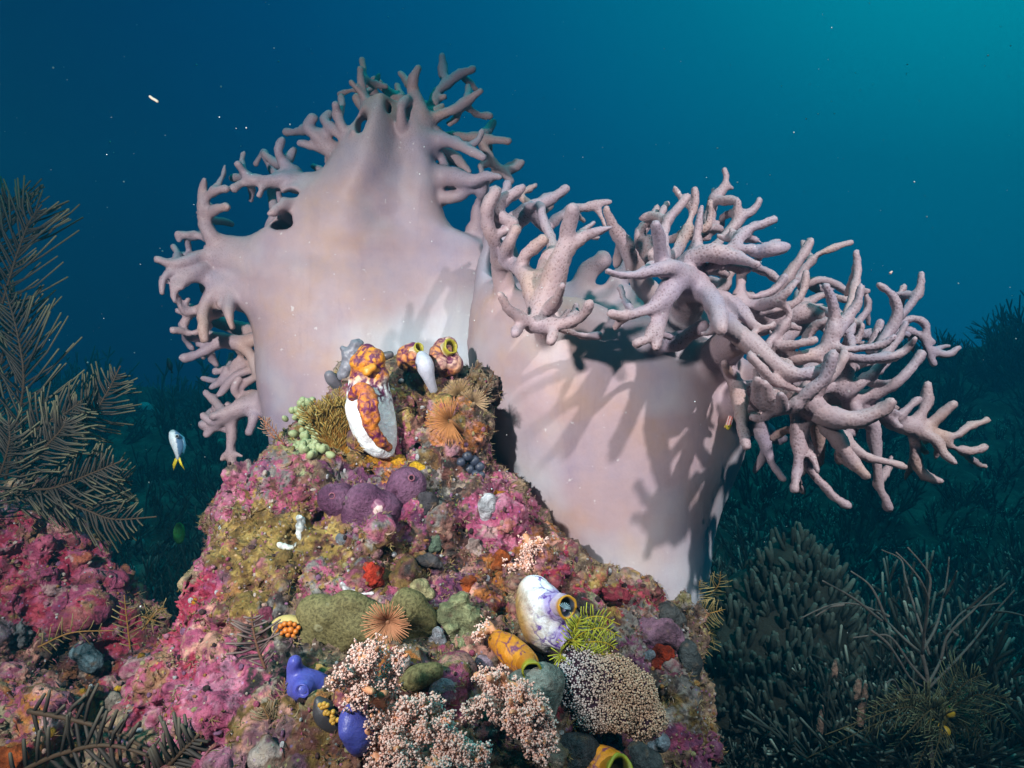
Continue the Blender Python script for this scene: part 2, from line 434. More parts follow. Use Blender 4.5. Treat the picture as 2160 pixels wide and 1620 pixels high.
def comps(n, A, B):
    c = np.arange(n)
    while True:
        o = c.copy(); m = np.minimum(c[A], c[B]); np.minimum.at(c, A, m); np.minimum.at(c, B, m); c = c[c]
        if (c == o).all(): return c
def tidy(V, Q, N, lab, db):
    """drop loose islands and give stray patches of a limb to the limb around them"""
    n = len(V); A = Q.ravel(); B = Q[:, [1, 2, 3, 0]].ravel(); c = comps(n, A, B); keep = c == np.bincount(c).argmax()
    Q = Q[keep[Q[:, 0]]]; ren = np.cumsum(keep) - 1; Q = ren[Q]; V, N, lab, db = V[keep], N[keep], lab[keep].copy(), db[keep]; n = len(V)
    for _ in range(6):
        A = Q.ravel(); B = Q[:, [1, 2, 3, 0]].ravel(); e = lab[A] == lab[B]; c = comps(n, A[e], B[e]); sz = np.bincount(c, minlength=n)
        big = {}
        for r in np.unique(c):
            if sz[r] > big.get(lab[r], (0, 0))[0]: big[lab[r]] = (sz[r], r)
        stray = ~np.isin(c, [q[1] for q in big.values()])
        if not stray.any(): break
        x = (~e) & stray[A]; nl = lab.copy(); nl[A[x]] = lab[B[x]]; x = (~e) & stray[B]; nl[B[x]] = lab[A[x]]
        new = {}
        for v_ in np.where(stray & (nl != lab))[0]: new[c[v_]] = nl[v_]
        for r, l in new.items(): lab[c == r] = l
    return V, Q, N, lab, db
def make_coral(name, label, F, pale_fn, top=None, dmax=0.62):
    V, Q = F.nets(); N = F.normals(V)
    V = V + N * (0.0017 * fbm(V, 20, 3, 1.0) + 0.0009 * fbm(V * [1, 1, 0.25], 75, 3, 2.0) + 0.0007 * fbm(V, 110, 2, 9.0))[:, None]
    db = F.sample(F.dbody, V); V = V + N * (np.clip(db / 0.03, 0, 1) * (0.0014 * fbm(V, 70, 2, 12.0) + 0.0007 * fbm(V, 170, 2, 13.0)))[:, None]
    lab = F.near(F.lab, V); V, Q, N, lab, db = tidy(V, Q, N, lab, db)
    fing = np.clip(db / 0.030, 0, 1); fing = fing * fing * (3 - 2 * fing)
    if top: fing = np.maximum(fing, np.clip((V[:, 2] + 0.02 * fbm(V, 12, 2, 8.0) - top[0]) / (top[1] - top[0]), 0, 1) * 0.85)
    pale = np.clip(pale_fn(V) + 0.25 * fbm(V, 14, 3, 4.0), 0, 1) * (1 - fing)
    dots = (0.08 + dmax * fing) * np.clip(0.8 + 0.5 * fbm(V, 20, 2, 6.0), 0.3, 1.2)
    root = thing(name, label, 'coral')
    for L, u, f in split_parts(V, Q, lab):
        me = mk_mesh('stalk' if L == 0 else 'branch', V[u], [f], normals=N[u], attrs={'finger': fing[u], 'pale': pale[u], 'dots': dots[u]})
        link('stalk' if L == 0 else 'branch', me, CORAL, root)
    return root, V, Q

# ---- left lobe: a tall fan
FL = Field(P(300, 1080, 1.30) * [1, 0, 1] + [0, 0.90, 0], P(1110, 95, 1.30) * [1, 0, 1] + [0, 1.52, 0], 0.0031)
def fold_l(X, Z, cx, a):
    u = (X - cx) / a
    return 0.026 * np.exp(-((u - 0.40) / 0.34) ** 2) - 0.012 * np.exp(-((u + 0.1) / 0.4) ** 2)
DL = 1.2
body_stack(FL, [(215, 772, 868, 1.155, .036), (255, 750, 884, 1.15, .042), (300, 718, 902, 1.15, .047), (350, 686, 918, 1.15, .052), (400, 640, 924, 1.155, .060), (440, 604, 932, 1.165, .068),
    (480, 574, 955, 1.175, .078), (515, 528, 1020, 1.185, .086), (560, 492, 1050, DL, .096), (600, 498, 1062, DL, .10), (640, 522, 1070, DL, .104), (720, 545, 1080, DL, .108),
    (800, 552, 1080, DL, .11), (900, 574, 1080, DL, .11), (1000, 592, 1080, DL, .10), (1060, 610, 1060, DL, .08)], 0, 0.012, fold_l, 2.7)
LB = [  # rows: px, py, depth offset, radius px
 [(660,600,-.01,80),(560,565,-.01,52),(490,545,-.015,34)], [(640,650,-.01,70),(540,625,-.01,44),(480,608,-.015,28)], [(800,420,-.01,54),(825,360,-.005,40),(868,310,-.01,28)], [(760,430,-.005,46),(715,398,-.01,34),(660,392,-.01,25)], [(850,430,.0,46),(905,385,-.005,27)], [(740,470,-.02,60),(680,520,-.01,50),(610,545,0,34)],
 [(760,150,.10,8),(790,200,.11,11),(820,250,.10,14)], [(560,330,.09,8),(580,365,.09,10),(640,400,.06,14)], [(540,345,.10,7),(555,322,.10,7)], [(660,350,.09,8),(690,365,.09,10),(740,380,.05,14)], [(1090,340,.10,8),(1060,360,.1,10),(1000,390,.07,14)],
 [(800,335,0,34),(789,265,-.01,20),(772,212,-.01,14),(762,175,-.02,10),(760,146,-.02,9)], [(765,200,-.02,9),(742,174,-.03,8)], [(770,196,.04,7),(745,190,.05,7),(716,199,.06,6)],
 [(790,168,.09,7),(815,185,.09,8),(845,208,.07,9),(838,180,.1,7)], [(830,215,.08,8),(800,178,.1,7)],
 [(752,318,-.02,17),(735,293,-.03,13),(722,268,-.04,12),(712,240,-.04,10),(708,222,-.05,9)], [(725,290,-.03,13),(705,275,-.03,11),(687,257,-.02,10),(694,240,-.01,8)], [(745,300,-.04,12),(748,276,-.06,9)],
 [(722,335,0,28),(690,306,-.01,18),(666,286,-.02,13),(650,268,-.02,11),(659,250,-.02,10)], [(680,308,-.01,16),(660,308,-.01,11),(635,302,-.01,9)],
 [(700,395,0,32),(640,380,0,20),(612,359,-.01,14),(596,340,-.01,12),(587,318,-.02,10),(594,296,-.02,8)],
 [(690,405,0,34),(612,382,-.02,21),(575,381,-.03,16),(532,378,-.04,14),(515,364,-.04,11),(503,346,-.05,11)], [(540,381,-.04,13),(512,386,-.04,11),(494,397,-.05,10)], [(560,388,-.03,12),(552,399,-.04,9),(546,412,-.04,9)],
 [(660,420,0,30),(622,410,-.03,20),(602,425,-.05,17),(580,450,-.07,13),(561,470,-.08,9)], [(572,400,.06,11),(576,425,.06,11),(585,460,.05,13)],
 [(640,560,0,40),(590,520,0,30),(578,480,.03,22),(590,455,.03,22),(610,437,.02,18)], [(664,480,0,14),(630,474,-.03,13),(606,473,-.04,7)],
 [(560,545,0,34),(500,522,-.01,26),(460,512,-.02,24),(440,490,-.03,19),(431,462,-.03,16),(430,435,-.04,14),(428,405,-.04,11),(432,379,-.05,7)],
 [(434,418,-.04,9),(450,404,-.05,9),(477,398,-.06,8)], [(438,458,-.03,11),(455,442,-.05,10),(480,436,-.07,8)], [(438,502,-.02,12),(412,497,-.02,10),(393,496,-.03,8),(377,494,-.03,8)], [(394,500,-.02,7),(396,518,-.01,7),(400,535,0,7)], [(376,494,-.03,7),(378,508,-.03,5)],
 [(500,565,0,36),(455,545,-.02,20),(425,540,-.03,16),(396,551,-.05,13),(364,556,-.06,11),(334,548,-.07,8)],
 [(440,560,-.02,14),(419,567,-.04,12),(390,576,-.05,11),(361,574,-.06,10),(344,592,-.07,9),(342,618,-.07,8)], [(378,576,-.05,10),(367,605,-.06,10),(368,634,-.06,8)],
 [(505,610,0,34),(462,594,-.02,20),(428,587,-.03,13),(396,589,-.05,10),(384,606,-.06,7)],
 [(500,620,0,34),(460,618,-.02,24),(438,634,-.03,16),(428,660,-.04,13),(428,690,-.05,12),(432,715,-.05,10)], [(495,618,-.01,24),(485,640,-.04,15),(483,664,-.06,12),(489,690,-.06,8)], [(470,625,-.02,14),(464,642,-.04,8)],
 [(450,640,-.02,15),(420,652,-.03,11),(393,658,-.04,9),(380,645,-.05,8),(377,630,-.05,7)], [(393,656,-.04,8),(391,642,-.04,8),(396,632,-.04,7)], [(395,660,-.03,8),(375,655,-.03,7)],
 [(432,645,0,12),(412,656,-.02,9),(394,672,-.03,9),(388,690,-.03,8),(398,702,-.03,8),(416,700,-.03,9),(440,688,-.01,11)], [(396,704,-.03,8),(382,698,-.04,8),(366,697,-.05,8)],
 [(560,712,.05,16),(500,722,.04,18),(460,714,.03,16),(430,708,.02,12),(408,712,.01,10)], [(540,700,.1,22),(495,690,.1,18),(450,675,.09,14)], [(470,722,.03,13),(445,733,.02,11),(412,750,.01,10),(389,755,0,10)], [(438,733,.02,8),(420,724,.02,8)],
 [(508,728,.04,14),(530,750,.03,13),(545,785,.02,14)], [(505,738,.05,10),(510,748,.06,8),(496,766,.06,8)], [(552,770,.05,14),(520,768,.06,11),(490,778,.06,9),(454,784,.06,8)], [(520,770,.07,8),(513,742,.07,8)],
 [(505,775,.06,10),(482,795,.05,9),(466,805,.05,8),(448,816,.05,8)], [(530,780,.05,12),(500,792,.04,9),(480,812,.04,9),(466,831,.04,8)], [(468,800,.05,8),(472,790,.05,7),(478,778,.05,7)],
 [(560,850,.03,22),(532,838,.03,18),(506,838,.03,12),(494,820,.02,10),(504,800,.02,9)], [(500,826,.03,10),(518,808,.03,9),(540,795,.02,9)],
 [(590,860,.02,30),(555,856,.02,27),(518,856,.01,22),(482,868,0,13),(452,878,-.01,9)], [(490,868,0,13),(462,886,0,9),(444,888,0,8),(429,878,0,8)], [(475,880,0,12),(450,901,.01,9),(428,895,.01,8)], [(456,896,.01,9),(436,918,.01,8)], [(478,870,.02,8),(464,862,.02,6)], [(490,866,.03,8),(480,852,.03,7)],
 [(510,862,.01,18),(490,885,.01,13),(489,913,.01,12),(486,945,.01,11),(494,990,.01,9)], [(486,945,.01,9),(468,969,.01,7)], [(536,870,.01,14),(534,884,0,12),(526,911,0,9)], [(486,958,.01,7),(498,958,.01,6),(510,962,.01,6)],
 [(850,330,0,36),(888,275,-.01,26),(891,240,-.02,17),(882,215,-.02,13),(872,190,-.02,12),(873,165,-.03,11),(882,145,-.03,9)], [(905,240,.03,15),(915,220,.03,14),(922,195,.04,12),(950,172,.05,12),(970,156,.05,11),(998,146,.05,9)], [(918,212,.04,8),(938,203,.03,7)],
 [(890,268,-.01,20),(920,246,-.01,14),(955,232,-.02,12),(985,213,-.02,11),(1014,192,-.03,9)], [(850,285,-.02,18),(847,255,-.04,14),(846,226,-.05,11),(858,209,-.04,9)], [(866,258,.03,12),(868,235,.04,11)], [(812,252,0,11),(836,222,.02,8)],
 [(890,305,-.01,32),(932,295,-.02,17),(960,302,-.04,13),(990,317,-.06,12),(1019,331,-.07,10)], [(920,290,.04,12),(955,287,.06,11),(1000,291,.07,11),(1037,294,.07,11),(1072,297,.07,10)], [(1012,297,.08,10),(1028,322,.08,12),(1040,345,.08,13),(1064,366,.08,12),(1078,382,.08,10)], [(1035,340,.08,12),(1015,350,.06,10),(1016,366,.05,8)],
 [(915,310,.02,18),(935,322,.03,14),(963,338,.04,15),(990,362,.04,8)], [(910,320,-.01,14),(928,330,0,10),(940,348,0,9)], [(1020,306,.07,9),(1038,338,.07,11),(1042,352,.07,9)],
 [(880,385,.01,32),(935,372,-.01,24),(966,375,-.03,21),(996,381,-.05,14),(1025,372,-.06,11),(1054,373,-.07,9)], [(900,415,.01,22),(935,416,-.01,14),(965,413,-.02,13),(992,402,-.03,8),(1020,404,-.03,8)],
 [(1015,530,.03,34),(1003,492,.02,24),(1007,470,.01,17),(1007,448,0,13),(1011,422,-.01,9)],]

def twigs(F, rows, lab, rg, D0, dens=75):
    """short side fingers growing off a limb, part of that limb"""
    r = curve(np.asarray(rows, float), 14); L = np.linalg.norm(np.diff(r[:, :2], axis=0), axis=1).sum()
    for _ in range(int(L / dens) if r[-1, 3] < 14 else 0):
        i = rg.integers(3, max(4, len(r) - 2)); x, y, d, q = r[i]; a = rg.uniform(0, 6.283); l = rg.uniform(26, 58); dz = rg.uniform(0.01, 0.05); rr_ = min(q * .8, rg.uniform(7.5, 10.5))
        x1, y1 = x + math.cos(a) * l * .6, y + math.sin(a) * l * .6; a += rg.uniform(-.6, .6); x2, y2 = x1 + math.cos(a) * l * .5, y1 + math.sin(a) * l * .5
        F.chain([(x, y, D0 + d + .004, rr_ * 1.15), (x1, y1, D0 + d + dz, rr_), (x2, y2, D0 + d + dz * 1.3, rr_ * .75)], k=0.006, lab=lab, n=8)
def attach(F, rows, dD):
    """lengthen a limb at its root so that it grows out of the flesh already there"""
    rows = [(x, y, d + dD, r) for x, y, d, r in rows]; best = None
    for end in (0, -1):
        x, y, D, r = rows[end]; p = P(x, y, D)
        for R in (.03, .08, .16):
            sl, X, Y, Z = F.sub(p - R, p + R); I = np.argwhere(F.d[sl] < -.004)
            if len(I): break
        else: continue
        q = np.stack([X[I[:, 0], 0, 0], Y[0, I[:, 1], 0], Z[0, 0, I[:, 2]]], 1); dist = np.linalg.norm(q - p, axis=1); j = dist.argmin()
        if best is None or dist[j] < best[0]: best = (dist[j], end, q[j], r)
    if best and best[0] > .004:
        _, end, q, r = best; n_ = (q[0] / (K * q[1]) + 1080, 810 - (q[2] - CZ) / (K * q[1]), q[1], max(r, 10)); rows = [n_] + rows if end == 0 else rows + [n_]
    return rows
TW = np.random.default_rng(42)
for i, rows in enumerate(LB):
    rows = attach(FL, rows, DL - 0.035)
    FL.chain(rows, k=float(np.clip(0.55 * max(q[3] for q in rows) * K * DL, 0.004, 0.016)), lab=i + 1, n=14, dr=0.90)
    twigs(FL, rows, i + 1, TW, 0.0, 48)
FL.ell(P(784, 296, DL), (0.011, 0.2, 0.024), 0.012, cut=True); FL.ell(P(628, 497, DL), (0.022, 0.25, 0.010), 0.006, cut=True); FL.ell(P(640, 488, DL), (0.010, 0.25, 0.014), 0.006, cut=True)
FL.ell(P(640, 436, DL), (0.018, 0.25, 0.011), 0.006, cut=True); FL.ell(P(618, 455, DL), (0.010, 0.25, 0.010), 0.006, cut=True); FL.ell(P(668, 376, DL), (0.016, 0.25, 0.007), 0.005, cut=True); FL.ell(P(835, 262, DL), (0.004, 0.2, 0.012), 0.004, cut=True)
make_coral('leather_coral', 'tall pale mauve leather coral fan with fingered edges, at left of the bulging one', FL,
    lambda V: np.exp(-((V[:, 2] - P(0, 740, 1.15)[2]) / 0.06) ** 2) * np.clip((V[:, 0] - P(700, 0, 1.12)[0]) / 0.1, 0, 1) * 0.8, (P(0, 430, DL)[2], P(0, 300, DL)[2]), 0.38)

# ---- right lobe: a bulging cup with a drooping fringe
FR = Field(P(975, 1310, 1.12) * [1, 0, 1] + [0, 0.66, 0], P(2130, 330, 1.10) * [1, 0, 1] + [0, 1.28, 0], 0.0033)
def fold_r(X, Z, cx, a):
    u = (X - cx) / a
    return 0.004 * np.exp(-((u - 0.70) / 0.2) ** 2)
body_stack(FR, [(470, 1015, 1050, 1.03, .02), (520, 1008, 1150, 1.05, .06), (560, 1000, 1330, 1.06, .11), (600, 997, 1440, 1.06, .135), (680, 990, 1525, 1.05, .15), (760, 990, 1560, 1.05, .158),
    (850, 1004, 1564, 1.05, .16), (950, 1036, 1564, 1.05, .155), (1040, 1076, 1527, 1.05, .15), (1120, 1130, 1502, 1.04, .14), (1190, 1190, 1490, 1.03, .13), (1240, 1265, 1480, 1.02, .11), (1285, 1330, 1460, 1.02, .07)], 0, 0.008, fold_r)
FR.ell(P(1240, 555, 1.03), (0.140, 0.125, 0.085), 0.06, cut=True)
FR.ell(P(1350, 560, 0.93), (0.06, 0.05, 0.05), 0.05, cut=True)
RB = [
 # fold rim connectors that carry the fringe
 [(1430,690,.98,44),(1450,640,.90,42),(1458,600,.83,32)], [(1500,770,.96,50),(1530,735,.87,46),(1560,715,.80,32)], [(1540,850,.97,50),(1610,832,.88,38),(1690,842,.79,30)], [(1530,800,1.02,46),(1650,800,.96,40),(1780,830,.90,32),(1850,866,.86,24)],
 [(1500,700,1.02,44),(1600,680,.98,36),(1700,660,.96,28),(1800,690,.92,24)],
 [(1340,720,.93,30),(1420,722,.88,24),(1484,688,.84,16)],
 # upper left of the cup
 [(1056,560,.95,26),(1046,517,.90,18),(1034,490,.88,17),(1026,460,.87,16),(1031,431,.86,15),(1046,405,.86,12)], [(1086,474,.88,10),(1069,464,.88,13),(1050,446,.88,14),(1059,424,.88,14),(1084,408,.88,13),(1101,395,.88,11)], [(1052,450,.92,14),(1062,415,.96,13),(1071,390,.97,12)], [(1050,455,.89,14),(1040,500,.92,15),(1056,548,.95,18)],
 [(1060,500,1.0,24),(1102,455,1.0,22),(1122,440,1.0,20),(1152,424,1.0,14),(1175,411,1.0,11),(1194,397,1.0,10)], [(1120,436,.97,12),(1138,434,.94,12),(1144,456,.93,13),(1153,482,.92,13),(1165,510,.90,14),(1168,545,.86,18)], [(1100,412,1.04,8),(1128,392,1.05,7)],
 [(1150,480,.98,13),(1178,459,.98,12),(1208,441,.99,12),(1233,438,1.0,12),(1258,431,1.0,11),(1287,426,1.0,9)],
 [(1150,640,.82,30),(1168,590,.81,32),(1182,545,.80,28),(1196,508,.80,20),(1201,475,.79,15),(1207,442,.78,14)], [(1195,525,.80,18),(1215,510,.80,16),(1235,498,.80,13),(1264,487,.79,11),(1289,480,.79,9)], [(1240,500,.82,8),(1262,502,.83,6)],
 [(1066,552,.93,22),(1088,562,.88,18),(1112,585,.85,24),(1122,615,.83,26),(1135,650,.82,28)], [(1098,566,.87,16),(1102,548,.86,16),(1122,525,.85,15),(1146,506,.84,13)], [(1064,545,.90,18),(1074,514,.87,17),(1088,484,.86,14)], [(1108,580,.86,10),(1128,583,.84,10),(1150,580,.83,10)],
 [(1160,600,.82,28),(1144,646,.81,28),(1128,680,.80,24),(1100,672,.785,16),(1072,648,.77,14),(1055,623,.76,12)], [(1130,684,.80,22),(1165,686,.78,16),(1200,680,.77,13),(1230,664,.76,12),(1242,642,.75,11)], [(1098,684,.79,13),(1087,703,.77,12)], [(1158,690,.79,14),(1166,704,.77,13),(1162,720,.76,11)], [(1165,690,.83,13),(1195,698,.85,12),(1232,708,.86,12),(1264,708,.86,11)], [(1158,652,.80,15),(1175,630,.77,14),(1186,603,.75,13)],
 [(1150,655,.83,24),(1150,700,.90,26),(1160,760,.95,20)],
 # leaning dark finger and the back wall
 [(1350,590,.98,28),(1338,550,.96,25),(1318,515,.95,20),(1303,492,.94,16),(1289,468,.93,13),(1280,441,.92,10)], [(1278,480,1.0,8),(1268,455,1.0,8)],
 [(1210,640,1.17,30),(1240,575,1.17,28),(1270,548,1.16,24)], [(1300,600,1.16,26),(1330,560,1.16,20)],
 # central crest
 [(1455,600,.82,28),(1440,580,.80,23),(1416,566,.78,18),(1382,571,.77,16),(1341,580,.765,15),(1311,579,.76,13),(1283,571,.755,11)],
 [(1462,596,.82,34),(1432,592,.80,30),(1412,613,.79,28),(1384,644,.78,20),(1349,660,.77,15),(1316,665,.76,13),(1288,661,.755,11)], [(1405,630,.79,26),(1390,665,.79,25),(1382,690,.78,22),(1366,714,.76,15),(1344,724,.75,12)], [(1384,690,.78,18),(1388,712,.77,14),(1382,734,.76,11)],
 [(1410,575,.80,18),(1396,555,.79,20),(1391,530,.78,17),(1389,500,.77,18),(1384,475,.76,16)], [(1400,560,.81,16),(1400,500,.84,14),(1408,466,.85,14),(1430,439,.85,13),(1451,414,.85,10)], [(1388,470,.94,8),(1397,448,.95,8),(1408,430,.96,7)], [(1380,560,.90,16),(1356,520,.92,15),(1350,495,.92,14),(1366,470,.93,11)], [(1372,540,.90,14),(1368,505,.91,12)],
 [(1415,545,.88,14),(1433,517,.90,15),(1449,484,.91,12),(1459,451,.92,9),(1467,424,.92,11),(1465,399,.92,10)], [(1462,550,.83,24),(1468,522,.83,19),(1470,494,.83,13),(1475,467,.83,13),(1480,437,.83,10)], [(1488,500,.93,12),(1495,460,.95,11),(1508,418,.95,14),(1523,400,.95,13),(1531,381,.95,10),(1528,358,.95,9)], [(1528,392,.95,9),(1544,396,.95,7)], [(1490,480,.90,9),(1498,450,.90,9),(1498,426,.90,9)],
 [(1510,520,.88,14),(1536,490,.91,13),(1556,467,.92,13),(1555,444,.92,11),(1554,423,.92,10)], [(1552,472,.92,12),(1568,455,.92,12),(1588,444,.92,11),(1601,423,.92,10)], [(1548,530,.82,19),(1553,510,.82,17),(1572,489,.83,16),(1602,474,.83,14),(1633,463,.83,12)], [(1575,500,.84,13),(1594,506,.84,11)],
 [(1540,528,.82,17),(1578,525,.81,14),(1596,530,.81,16),(1627,527,.80,18),(1655,522,.80,12)], [(1440,565,.82,26),(1470,540,.81,25),(1504,533,.80,25),(1540,540,.80,23),(1571,548,.79,16),(1596,559,.78,13)],
 [(1440,580,.83,16),(1480,571,.83,14),(1515,560,.83,14),(1535,560,.84,12)], [(1520,556,.85,11),(1550,562,.84,12),(1578,568,.83,10)], [(1559,632,.82,18),(1561,605,.83,15),(1564,577,.84,13)], [(1524,612,.92,14),(1530,590,.92,14),(1545,570,.92,12)],
 [(1556,640,.82,22),(1580,645,.81,17),(1606,644,.80,17),(1636,634,.78,16),(1663,615,.77,13),(1679,595,.77,10)], [(1575,625,.84,10),(1602,624,.84,10),(1638,608,.84,10),(1655,585,.84,9)], [(1590,560,.88,9),(1615,572,.87,10),(1640,590,.86,9)],
 [(1462,598,.83,34),(1492,621,.80,26),(1510,648,.77,24),(1517,678,.745,20),(1520,696,.735,13)], [(1500,622,.82,22),(1540,640,.81,20),(1570,664,.79,17),(1596,688,.775,14),(1618,690,.77,11),(1632,684,.77,8)],
 [(1500,640,.83,26),(1540,692,.78,26),(1580,722,.76,26),(1622,758,.745,23),(1668,788,.735,19),(1714,786,.73,16),(1748,779,.725,13)],
 [(1625,740,.79,16),(1635,713,.785,15),(1652,688,.78,14),(1668,662,.78,11)], [(1630,735,.79,14),(1650,730,.78,14),(1685,725,.77,13),(1718,718,.765,12)],
 [(1610,750,.80,18),(1650,755,.79,19),(1692,754,.78,20),(1727,746,.78,21),(1747,728,.78,22),(1757,696,.78,22)], [(1757,700,.78,20),(1759,668,.78,16),(1754,634,.775,14),(1743,605,.77,11)], [(1765,705,.78,18),(1788,670,.79,15),(1809,640,.79,12),(1816,605,.79,9)], [(1770,700,.82,13),(1790,648,.85,10),(1803,606,.86,10),(1809,568,.87,11),(1805,533,.87,9)],
 [(1750,732,.78,18),(1780,737,.77,14),(1816,735,.765,13),(1856,728,.76,13),(1884,712,.755,11)], [(1775,748,.82,13),(1824,757,.81,14),(1878,753,.80,14),(1912,738,.80,13),(1929,715,.79,11)],
 [(1780,828,.84,20),(1806,814,.83,18),(1842,786,.83,15),(1868,748,.83,12),(1894,714,.83,11),(1911,682,.83,10)], [(1855,740,.87,14),(1872,704,.88,14),(1886,684,.88,14),(1895,652,.88,14),(1880,621,.88,11),(1855,601,.88,9)], [(1895,670,.90,10),(1914,652,.90,9),(1938,614,.90,10),(1944,579,.90,9)], [(1895,625,.95,7),(1907,606,.96,7)],
 [(1890,680,.95,9),(1926,671,.95,8),(1953,687,.95,8),(1953,710,.95,8),(1967,721,.95,8)], [(1918,696,.96,8),(1950,715,.95,8),(1956,733,.95,9),(1978,745,.95,9),(2002,747,.95,9),(2021,734,.95,9)], [(1958,740,.95,8),(1970,768,.95,9)], [(1912,700,.96,8),(1880,700,.97,10),(1840,710,.96,12)],
 [(1795,840,.85,22),(1823,836,.85,20),(1861,828,.84,16),(1895,804,.83,14),(1926,771,.83,12),(1944,746,.83,10)], [(1700,830,.84,24),(1757,815,.85,22),(1800,840,.86,20),(1836,866,.86,18)],
 [(1677,855,.73,13),(1708,825,.72,14),(1738,798,.715,13),(1757,748,.71,11)], [(1700,845,.76,16),(1738,805,.75,14),(1766,778,.75,14),(1782,750,.75,12)],
 [(1690,838,.79,28),(1715,862,.76,30),(1746,878,.745,28),(1784,885,.735,22),(1822,882,.73,18),(1860,866,.725,15),(1879,848,.72,12)],
 [(1690,860,.78,28),(1687,905,.77,25),(1686,945,.765,20),(1682,990,.76,13),(1677,1033,.75,11)], [(1702,940,.77,14),(1714,964,.76,13),(1725,994,.75,10)], [(1700,960,.78,13),(1716,1000,.78,14),(1742,1027,.775,15),(1765,1052,.77,13),(1788,1067,.765,11)],
 [(1722,880,.80,18),(1726,930,.81,14),(1729,975,.82,11)], [(1735,880,.77,24),(1762,918,.76,22),(1782,950,.755,18),(1804,980,.75,14),(1828,1003,.745,11)], [(1775,920,.79,15),(1800,945,.785,13),(1824,962,.78,13),(1868,974,.775,12),(1909,985,.77,9)],
 [(1815,880,.83,18),(1842,897,.83,18),(1847,939,.83,17),(1850,989,.83,14),(1856,1030,.83,12),(1875,1071,.83,10)],
 [(1800,860,.86,24),(1850,872,.86,20),(1891,892,.86,24),(1930,903,.86,26)], [(1930,890,.86,16),(1945,870,.86,13),(1955,840,.86,11),(1956,811,.86,9)], [(1895,880,.85,15),(1912,864,.85,13),(1936,842,.85,10)], [(1945,905,.86,16),(1960,895,.86,13),(1987,874,.855,12),(2011,852,.85,10)], [(1940,912,.86,20),(1976,917,.86,15),(2012,920,.86,11),(2046,900,.86,11),(2081,887,.86,9)], [(1980,920,.86,14),(2010,943,.86,11),(2044,952,.86,11),(2077,944,.86,11)], [(1960,920,.85,16),(1977,933,.845,15),(1991,957,.84,13),(2014,976,.83,11)],
 [(1925,915,.87,16),(1930,942,.87,13),(1933,975,.87,13),(1951,1003,.87,13),(1985,1015,.86,11)], [(1935,935,.88,9),(1954,954,.88,9)], [(1880,885,.84,12),(1898,900,.82,10)], [(1880,868,.84,12),(1900,874,.83,10)],
 [(1530,765,.90,22),(1552,810,.85,20),(1559,847,.82,20),(1563,882,.79,16),(1569,916,.765,14),(1574,941,.75,12)], [(1546,790,.85,15),(1535,782,.82,12),(1528,764,.80,10)],
 [(1630,860,.75,18),(1604,852,.74,14),(1592,824,.73,12),(1597,800,.72,11)], [(1634,860,.74,18),(1622,840,.73,15),(1616,810,.72,11)], [(1645,868,.74,14),(1650,850,.72,12),(1647,832,.71,11)], [(1640,862,.76,16),(1612,884,.75,13),(1588,880,.75,12)], [(1676,820,.74,10),(1640,808,.735,13),(1612,782,.73,12),(1583,750,.73,8)], [(1630,835,.80,20),(1636,862,.76,22)],
 [(1600,900,1.02,26),(1640,930,1.02,12),(1655,925,1.0,9)], [(1600,890,1.0,24),(1618,945,1.0,15),(1632,985,1.0,11),(1653,1010,1.0,9)],
 [(1600,650,.92,16),(1650,600,.90,13),(1672,568,.90,13),(1694,536,.90,12),(1711,509,.90,11)], [(1680,590,.95,11),(1705,556,.95,11),(1724,537,.95,11),(1761,522,.95,10),(1794,512,.95,9)], [(1600,660,.88,13),(1632,656,.87,12),(1676,640,.86,12),(1696,606,.86,11),(1700,575,.86,9)],
 [(1690,612,1.0,11),(1715,593,1.0,12),(1750,594,1.0,12),(1788,616,1.0,11)], [(1700,720,.86,16),(1704,706,.86,14),(1728,683,.85,13)], [(1805,720,.90,12),(1812,708,.90,10),(1819,684,.90,9)], [(1838,735,.90,11),(1848,698,.90,9)], [(1845,720,.95,11),(1858,680,.95,9)], [(1700,640,.98,14),(1740,622,.98,11),(1782,632,.96,9)], [(1640,720,.95,20),(1690,690,.98,16),(1740,660,1.0,13),(1768,668,1.0,10)], [(1800,700,.97,14),(1830,650,.97,9),(1826,620,.97,8)], [(1700,780,.93,24),(1780,775,.92,18),(1840,760,.92,13)],
]
print('branches', len(LB), len(RB))
for i, rows in enumerate(RB):
    rows = attach(FR, rows, 0.0)
    FR.chain(rows, k=float(np.clip(0.5 * max(q[3] for q in rows) * K * .85, 0.004, 0.014)), lab=i + 1, n=14, dr=0.83)
    twigs(FR, rows, i + 1, TW, 0.0, 85)
CR_ROOT, CRV, CRQ = make_coral('leather_coral', 'broad bulging mauve leather coral with thick drooping fingers hanging over its right side', FR,
    lambda V: np.clip((P(0, 1130, 0.95)[2] - V[:, 2]) / 0.12, 0, 1) * 0.95 + np.clip((V[:, 0] - P(1470, 0, 1.0)[0]) / 0.05, 0, 1) * np.clip((P(0, 930, 1)[2] - V[:, 2]) / 0.1, 0, 1) * 0.7
      + np.exp(-((V[:, 0] - P(1075, 0, .95)[0]) / 0.05) ** 2 - ((V[:, 2] - P(0, 1020, .95)[2]) / 0.07) ** 2) * 0.7)

